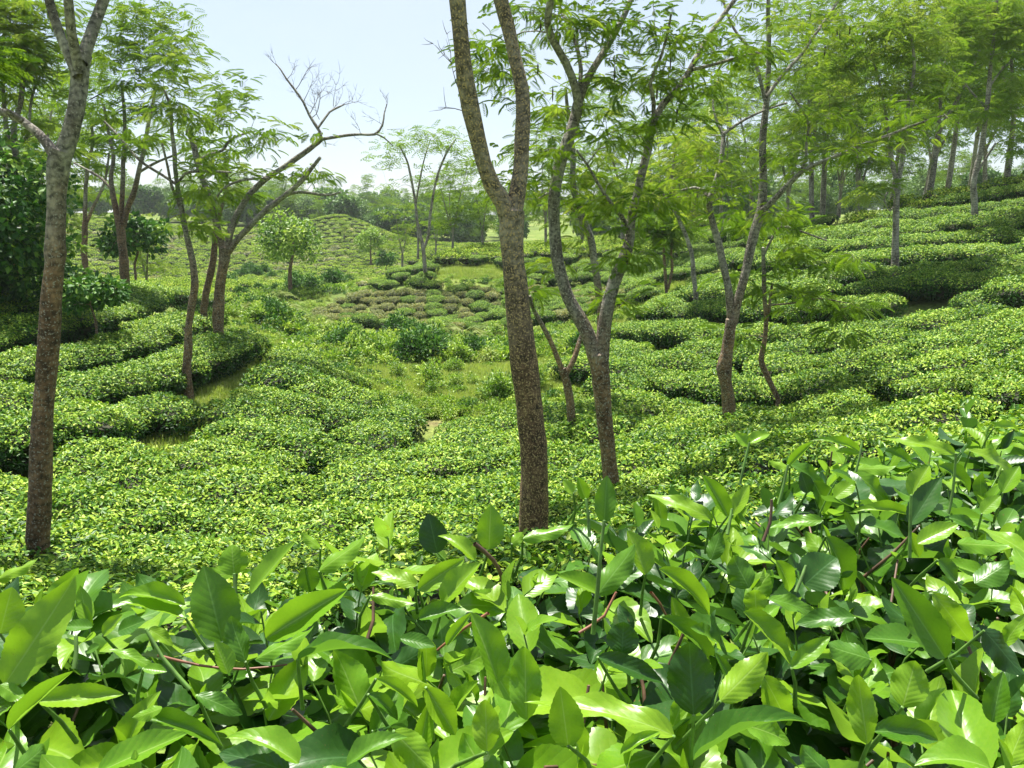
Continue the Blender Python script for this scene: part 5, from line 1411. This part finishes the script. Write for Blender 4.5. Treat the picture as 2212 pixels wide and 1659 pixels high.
# leaves and shoots one can point at in the photograph: (panel, base, tip, width) in a 2x enlargement of its lower half
def from_panel(side, zx, zy):
    return (zx * .5 + (1106 if side else 0), 829.5 + zy * .5)
def hero_depth(u, v, lift):
    r = ray(u, v)
    s = -r[2]
    y = .45 / max(s, .05)
    yc = float(edge_y(r[0] * y))
    for _ in range(6):
        yc = float(edge_y(r[0] * min(y, yc)))
    return min(y, yc - .02) - lift
HERO = [
 # left panel
 (0,(20,1300),(285,885),190,0,3,.06,25),(0,(170,1372),(528,1335),100,0,0,.07,10),(0,(420,1680),(800,1500),140,0,0,.05,-10),(0,(1290,1640),(1028,1440),130,0,2,.04,20),(0,(610,1440),(940,1492),80,1,2,.03,0),
 (0,(1105,1190),(1352,1040),78,0,1,.05,-15),(0,(1150,1100),(1490,885),135,0,4,.05,20),(0,(1285,1190),(1645,1050),95,1,2,.04,-40),(0,(1085,905),(1265,678),105,0,0,.03,-25),(0,(1378,810),(1578,648),85,0,1,.02,-10),
 (0,(800,955),(503,850),78,0,2,.04,0),(0,(800,1010),(520,930),95,0,0,.02,30),(0,(960,1110),(882,788),190,1,4,.05,0),(0,(985,1250),(930,1110),90,0,6,.05,20),(0,(1060,1200),(1000,1000),105,1,1,.04,20),
 (0,(2112,715),(2122,523),112,0,0,.02,15),(0,(1890,730),(1850,560),115,2,0,.01,-15),(0,(1915,950),(2065,765),110,0,4,.03,-10),(0,(1808,890),(2005,755),88,0,0,.02,25),(0,(2150,1290),(2050,985),140,0,4,.06,20),
 (0,(1800,870),(1620,780),75,0,3,.02,0),(0,(2050,760),(1925,625),70,0,2,.02,10),(0,(470,1150),(672,1180),55,0,3,.04,-20),(0,(510,1070),(625,1020),85,1,0,.03,0),(0,(445,1085),(525,995),60,0,0,.03,0),
 (0,(-20,850),(160,748),55,0,1,.03,0),(0,(1625,1275),(1825,1360),55,0,2,.05,0),(0,(1840,1310),(1975,1520),105,0,4,.05,10),(0,(2105,1590),(2095,1365),120,0,1,.05,0),(0,(1700,1500),(1870,1670),130,0,5,.05,20),
 (0,(1500,1650),(1700,1478),105,1,2,.05,-20),(0,(1250,1680),(940,1545),140,2,9,.04,0),(0,(850,1345),(1045,1400),80,1,3,.04,0),(0,(2110,1200),(2215,1370),100,0,0,.05,10),(0,(1600,915),(1800,940),55,0,1,.02,0),
 (0,(1385,710),(1300,640),42,0,1,.0,0),(0,(1012,825),(1002,698),120,0,7,.03,10),(0,(1025,818),(775,820),62,0,3,.03,-10),(0,(1320,790),(1345,900),90,1,0,.02,0),(0,(1810,1015),(1992,958),75,1,4,.03,0),
 (0,(40,1495),(310,1240),70,0,6,.06,0),(0,(0,1080),(50,880),150,0,0,.07,10),(0,(0,1300),(110,1360),70,0,1,.07,0),(0,(60,1680),(190,1560),120,1,5,.05,0),(0,(400,1050),(270,1045),60,1,0,.03,0),
 (0,(640,1060),(750,1110),60,0,9,.03,0),(0,(1730,1100),(1880,1130),70,1,0,.04,0),(0,(1590,1340),(1740,1430),60,1,2,.04,0),(0,(1930,1130),(2040,985),45,0,6,.05,0),(0,(700,1400),(570,1440),60,0,1,.05,0),
 (0,(430,1130),(370,1160),40,1,0,.03,0),(0,(620,1230),(720,1240),50,0,0,.05,0),
 # right panel
 (1,(700,1520),(115,1240),150,0,3,.08,15),(1,(242,1562),(208,1308),150,0,6,.07,0),(1,(398,600),(410,396),86,1,0,.04,0),(1,(578,822),(508,632),112,0,4,.03,20),(1,(368,912),(528,688),108,1,1,.04,0),
 (1,(635,800),(905,958),82,0,2,.04,0),(1,(1025,882),(958,742),120,1,5,.03,0),(1,(1355,658),(1512,918),112,1,2,.05,-10),(1,(1262,868),(1405,738),165,2,7,.05,20),(1,(1872,1185),(1648,838),145,1,0,.06,-15),
 (1,(1815,905),(2035,1145),108,0,3,.05,20),(1,(900,1370),(1105,1158),130,0,5,.06,10),(1,(785,1625),(1185,1312),115,1,2,.09,-30),(1,(1085,1260),(1232,1515),120,0,3,.06,15),(1,(1010,1475),(1230,1530),110,0,9,.07,10),
 (1,(785,1430),(768,1115),200,2,5,.04,0),(1,(370,1180),(660,1285),90,2,0,.04,0),(1,(645,1008),(948,1200),82,1,2,.05,-10),(1,(1000,985),(1225,1205),112,0,4,.05,-20),(1,(1208,1228),(1375,1088),72,0,0,.05,10),
 (1,(1550,1190),(1365,1120),125,1,5,.05,0),(1,(1688,1395),(1742,1195),150,0,5,.07,0),(1,(1560,1500),(1882,1500),110,1,2,.07,10),(1,(1535,1555),(1498,1258),120,0,1,.06,0),(1,(1752,690),(1928,600),82,0,0,.04,0),
 (1,(1925,690),(2150,690),82,0,1,.04,0),(1,(1725,485),(1800,348),82,0,4,.04,0),(1,(1722,608),(1852,400),95,2,0,.03,0),(1,(1845,355),(2035,450),70,1,2,.04,0),(1,(1915,302),(1655,190),60,0,3,.05,0),
 (1,(1500,292),(1338,208),42,0,2,.04,0),(1,(1500,302),(1400,288),32,0,0,.03,0),(1,(1022,268),(972,212),52,0,7,.06,0),(1,(1026,256),(1108,198),50,0,2,.06,0),(1,(1190,360),(1300,248),34,0,6,.05,0),
 (1,(1200,360),(1108,332),36,0,1,.05,0),(1,(1198,345),(1392,425),72,1,3,.04,0),(1,(862,585),(615,435),72,0,3,.03,0),(1,(932,572),(832,392),72,0,4,.04,0),(1,(955,565),(1022,435),62,0,0,.04,0),
 (1,(45,670),(265,600),62,0,1,.02,0),(1,(1342,590),(1125,580),60,0,3,.03,0),(1,(1395,492),(1485,418),70,0,0,.03,0),(1,(1712,562),(1498,508),52,0,2,.04,0),(1,(1490,370),(1660,350),60,0,1,.04,0),
 (1,(2000,862),(2148,762),105,1,5,.04,0),(1,(1055,985),(1050,888),95,0,5,.04,0),(1,(760,1168),(895,1255),62,0,2,.05,0),(1,(2075,1460),(2120,1245),100,1,4,.06,0),(1,(2040,1065),(2230,1260),130,2,1,.05,0),
 (1,(475,1172),(482,1028),135,2,5,.03,0),(1,(62,1452),(55,1138),140,0,1,.06,0),(1,(265,470),(222,415),46,0,0,.04,0),(1,(318,500),(285,402),50,0,6,.04,0),(1,(1140,765),(1235,900),75,0,2,.04,0),
 (1,(1480,1010),(1240,1000),90,1,9,.04,0),(1,(640,1430),(590,1520),60,0,6,.07,0),(1,(470,1600),(620,1480),50,0,2,.07,0),(1,(0,690),(45,640),50,0,1,.02,0),(1,(1380,1700),(1250,1560),110,1,5,.07,0),
 (1,(1720,640),(1760,750),50,0,6,.04,0),(1,(2030,560),(2110,480),60,0,0,.04,0),(1,(2120,470),(2190,350),70,0,4,.04,0),(1,(1990,620),(1900,560),50,1,2,.03,0),(1,(1840,760),(1930,850),80,1,0,.03,0),
 (1,(1110,930),(1340,960),75,1,3,.03,0),(1,(860,760),(900,640),70,1,1,.03,0),(1,(1280,470),(1250,380),60,2,0,.03,0),(1,(1610,290),(1760,330),50,1,2,.04,0),(1,(1980,290),(2212,340),70,0,3,.04,0),(1,(2080,190),(2212,170),40,0,2,.03,0),
 (1,(1300,420),(1385,560),80,1,2,.04,0),(1,(1470,380),(1670,500),80,0,3,.04,0),(1,(620,470),(660,620),50,0,0,.03,0),(1,(960,1300),(880,1160),50,1,0,.02,0)]
HZ = []
for side, bz, tz, w, m, sh, lift, roll in HERO:
    ub, vb = from_panel(side, *bz); ut, vt = from_panel(side, *tz)
    y = hero_depth(ub, min(vb, 1640), lift)
    y = max(y, .42)
    lp = math.hypot(ut - ub, vt - vb) * y / FPX
    w3 = w * .5 * 1.15 * y / FPX
    dep = .22 * lp * (1 if vt < vb else -1) * (.4 if abs(vt - vb) < 60 else 1)
    A = at(ub, vb, y); Bp = at(ut, vt, y + dep)
    d = Bp - A; ln = np.linalg.norm(d); d /= ln
    view = -A + np.array((0, 0, CAM_Z)); view /= np.linalg.norm(view)
    nrm = view * .75 + np.array((0, 0, .75))
    rot = Matrix.Rotation(R(roll), 3, Vector(d)); nrm = np.array(rot @ Vector(nrm))
    sc = w3 / (SHAPES[sh]['ratio'] * ln)
    leaves.append((sh, m, mat4(A, d, nrm, ln, w3 / SHAPES[sh]['ratio'], ln), bush_of(A), 1))
    HZ.append(((ub + ut) / 2, (vb + vt) / 2, math.atan2(vt - vb, ut - ub), math.hypot(ut - ub, vt - vb) * .5, w * .25, y + max(dep, 0)))
    # the twig that carries it
    if g3.random() < .55:
        b = bush_of(A); q = A + np.array((g3.normal(0, .02), .02 + abs(g3.normal(0, .02)), -.07))
        tube(stems[b], [(*q, .0024), (*((q + A) / 2 + g3.normal(0, .003, 3)), .002), (*A, .0015)], 5, mi=0)
# tall shoots that stand up out of the hedge
def stalk(side, pts, w0=.0026, mi=0, lift=.05):
    P3 = []
    u, v = from_panel(side, *pts[0]); y = hero_depth(u, v, lift)
    for k, q in enumerate(pts):
        u, v = from_panel(side, *q); P3.append((*at(u, v, y + .008 * k), w0 * (1 - .12 * k)))
    tube(stems[bush_of(P3[0])], resample(np.array(P3), .015), 6, mi=mi)
stalk(1, [(350,1080),(372,860),(385,700),(398,590)])
stalk(1, [(985,430),(1005,340),(1025,255)]); stalk(1, [(1150,520),(1175,430),(1192,350)]); stalk(1, [(930,650),(940,600),(950,540)])
stalk(1, [(1085,680),(1115,600),(1122,500)], mi=1); stalk(1, [(1485,380),(1505,300),(1512,250)]); stalk(1, [(1885,560),(1905,460),(1918,300)])
stalk(1, [(1718,750),(1720,620),(1724,480)]); stalk(1, [(335,660),(328,560),(318,495)]); stalk(1, [(1870,1180),(1900,1240),(2010,1360)], .003)
stalk(1, [(1225,900),(1250,840),(1270,785)]); stalk(0, [(1010,980),(1018,900),(1012,820)]); stalk(0, [(820,1320),(700,1180),(630,1060)], .0022)
stalk(0, [(2050,690),(2130,760),(2172,850),(2165,940),(2110,990)], .0034, mi=1); stalk(0, [(680,1172),(860,1215),(1050,1232),(1240,1212)], .0016, mi=2)
stalk(0, [(2110,990),(2000,1060),(1890,1150)], .002, mi=2); stalk(1, [(290,1075),(400,1000),(450,900)], .0018, mi=2); stalk(0, [(320,1230),(330,1160),(328,1090)]); stalk(1, [(600,900),(640,950),(665,1000)], .0018, mi=2)
# nothing else grows in front of those leaves
_c = np.array([l[2][:, 3] + l[2][:, 0] * .5 for l in leaves]); _t = np.array([l[2][:, 3] + l[2][:, 0] for l in leaves])
_uc, _vc, _dc = project(_c); _ut, _vt, _dt = project(_t); _hero = np.array([l[4] for l in leaves]) > 0
_drop = np.zeros(len(leaves), bool)
for hu, hv_, ha, hl, hw, hy in HZ:
    for uu_, vv_, g_ in ((_uc, _vc, 1.0), (_ut, _vt, .9)):
        du, dv = uu_ - hu, vv_ - hv_
        a_ = du * math.cos(ha) + dv * math.sin(ha); b_ = -du * math.sin(ha) + dv * math.cos(ha)
        _drop |= ((a_ / (hl * g_)) ** 2 + (b_ / (hw * g_ * 1.3)) ** 2 < 1) & (_dc < hy * 1.06)
leaves = [l for k, l in enumerate(leaves) if _hero[k] or not _drop[k]]
for b in range(5):
    me = stems[b].mesh('stems', [M_STEM, M_WOOD, M_DRY], smooth=True)
    co = np.empty(len(me.vertices) * 3, np.float32); me.vertices.foreach_get('co', co)
    co = co.reshape(-1, 3) - np.array(HEDGE[b].location)
    me.vertices.foreach_set('co', co.astype(np.float32).ravel()); me.update()
    link('stems', me, HEDGE[b], kind='stuff')
    mine = [l for l in leaves if l[3] == b]
    C3 = np.array([l[2][:, 3] + l[2][:, 0] * .5 for l in mine])
    u, v, d = project(C3)
    size = np.array([np.linalg.norm(l[2][:, 0]) for l in mine]) / d
    zc = np.array([canopy(*c[:2]) for c in C3])
    sc = size * np.where((u > -40) & (u < 2250) & (v < 1700), 1, .02) * np.where(C3[:, 2] < zc - .1, .25, 1) + np.array([l[4] for l in mine]) * 10
    od = np.argsort(-sc)
    off = np.array(HEDGE[b].location)
    for i in od[:296]:
        s, m, M, _, _h = mine[i]
        o = link('leaf', LEAFMESH[s][m], HEDGE[b])
        mw = Matrix([[*M[0, :3], M[0, 3] - off[0]], [*M[1, :3], M[1, 3] - off[1]], [*M[2, :3], M[2, 3] - off[2]], [0, 0, 0, 1]])
        o.matrix_basis = mw
    bag = Bag()
    for i in od[296:]:
        s, m, M, _, _h = mine[i]
        tv, tf, tuv = (HI if d[i] < .9 and C3[i, 2] > zc[i] - .12 else LO)[s]
        bag.add(tv @ M[:, :3].T + M[:, 3] - off, tf, float(g3.random()), m, tuv)
    link('leaf_mass', bag.mesh('leaf_mass', BIGM, smooth=True), HEDGE[b], kind='stuff')
print('hedge leaves', len(leaves))

# ---------------------------------------------------------------- labels of bushes beside things one can find
LM = [((1151,1145,7.2),'the foot of the big brown trunk'),((82,1162,7.6),'the foot of the grey trunk at the left edge'),((1320,1042,10.8),'the foot of the slender tree right of the big trunk'),
      ((1235,915,15.2),'the foot of the small leafless sapling'),((1575,903,14.6),'the foot of the dark forked trunk on the right'),((1681,858,16.4),'the foot of the thin crooked young tree'),
      ((402,790,17),'the foot of the slim pale curved trunk'),((471,706,20.2),'the foot of the twin stemmed tree'),((1935,556,25),'the pale trunk halfway up the right slope'),((269,603,25.5),'the many stemmed tree on the left crest')]
bushes = [o for o in bpy.data.objects if o.name.startswith('tea_bush') and o.parent is None and o.get('group', '').startswith('tea bushes')]
bxy = np.array([o.location[:2] for o in bushes])
taken = set()
for (u, v, y), nm in LM:
    p = at(u, v, y); d = np.hypot(bxy[:, 0] - p[0], bxy[:, 1] - p[1])
    for i in np.argsort(d)[:1]:
        if d[i] < 1.6 and i not in taken:
            taken.add(i); bushes[i]['label'] = 'tea bush growing round ' + nm
BR = np.array([project(np.array(o.location) + np.array((0, 0, .7))) for o in bushes])
ZN = [('tea bushes in the front field', [(lambda u, v, d: (v > 1090) & (u < 700), 'tea bush just behind the foreground leaves, left of the big brown trunk', 'front tea bushes left of the big trunk'),
                                        (lambda u, v, d: (v > 1060) & (u >= 700), 'tea bush just behind the foreground leaves around the big brown trunk', 'front tea bushes near the big trunk'),
                                        (lambda u, v, d: (u < 420), 'tea bush in the bright front field near the grey left trunk', 'front tea bushes near the left trunk'),
                                        (lambda u, v, d: (u < 930) & (v < 900), 'tea bush in the tongue of the front field rising to the clearing', 'tea bushes by the clearing')]),
      ('tea bushes on the right slope', [(lambda u, v, d: (d < 9), 'tall tea bush close behind the foreground hedge at the right', 'tea bushes close behind the hedge at the right'),
                                        (lambda u, v, d: (u < 1500) & (v > 840), 'tea bush between the slender middle tree and the dark forked trunk', 'tea bushes between the middle trunks'),
                                        (lambda u, v, d: (v < 650), 'tea bush in the shaded upper rows of the right slope', 'shaded tea bushes high on the right slope'),
                                        (lambda u, v, d: (u > 1800), 'sunlit tea bush on the open slope at the right edge', 'sunlit tea bushes at the right edge')]),
      ('tea bushes on the left slope', [(lambda u, v, d: (u < 130), 'tea bush on the left slope beyond the grey left trunk', 'tea bushes beyond the grey left trunk'),
                                       (lambda u, v, d: (v > 850), 'tea bush in the lowest rows of the left slope above the grass path', 'tea bushes above the grass path')])]
for i, o in enumerate(bushes):
    if i in taken: continue
    for gname, rules in ZN:
        if o['group'] == gname:
            for fn, lb_, gr in rules:
                if fn(BR[i, 0], BR[i, 1], BR[i, 2]):
                    o['label'] = lb_; o['group'] = gr
                    break
            break

# ---------------------------------------------------------------- air
hz = bpy.data.materials.new('haze'); hz.use_nodes = True
hn = hz.node_tree; hn.nodes.clear()
ho = hn.nodes.new('ShaderNodeOutputMaterial'); pv = hn.nodes.new('ShaderNodeVolumePrincipled')
pv.inputs['Color'].default_value = (.93, .96, 1, 1); pv.inputs['Density'].default_value = .0003; pv.inputs['Anisotropy'].default_value = .2
hn.links.new(pv.outputs[0], ho.inputs['Volume'])
zlo = float(GZ.min()) - 1.0; zhi = 40.0
xa, xb, ya, yb = -1700, 1700, -1000, 2300
hv = [(x, y, z) for z in (zlo, zhi) for x, y in ((xa, ya), (xb, ya), (xb, yb), (xa, yb))]
hf = np.array([(0, 3, 2, 1), (4, 5, 6, 7), (0, 1, 5, 4), (1, 2, 6, 5), (2, 3, 7, 6), (3, 0, 4, 7)])
link('haze', mesh_np('haze', hv, hf, [hz]), kind='stuff')
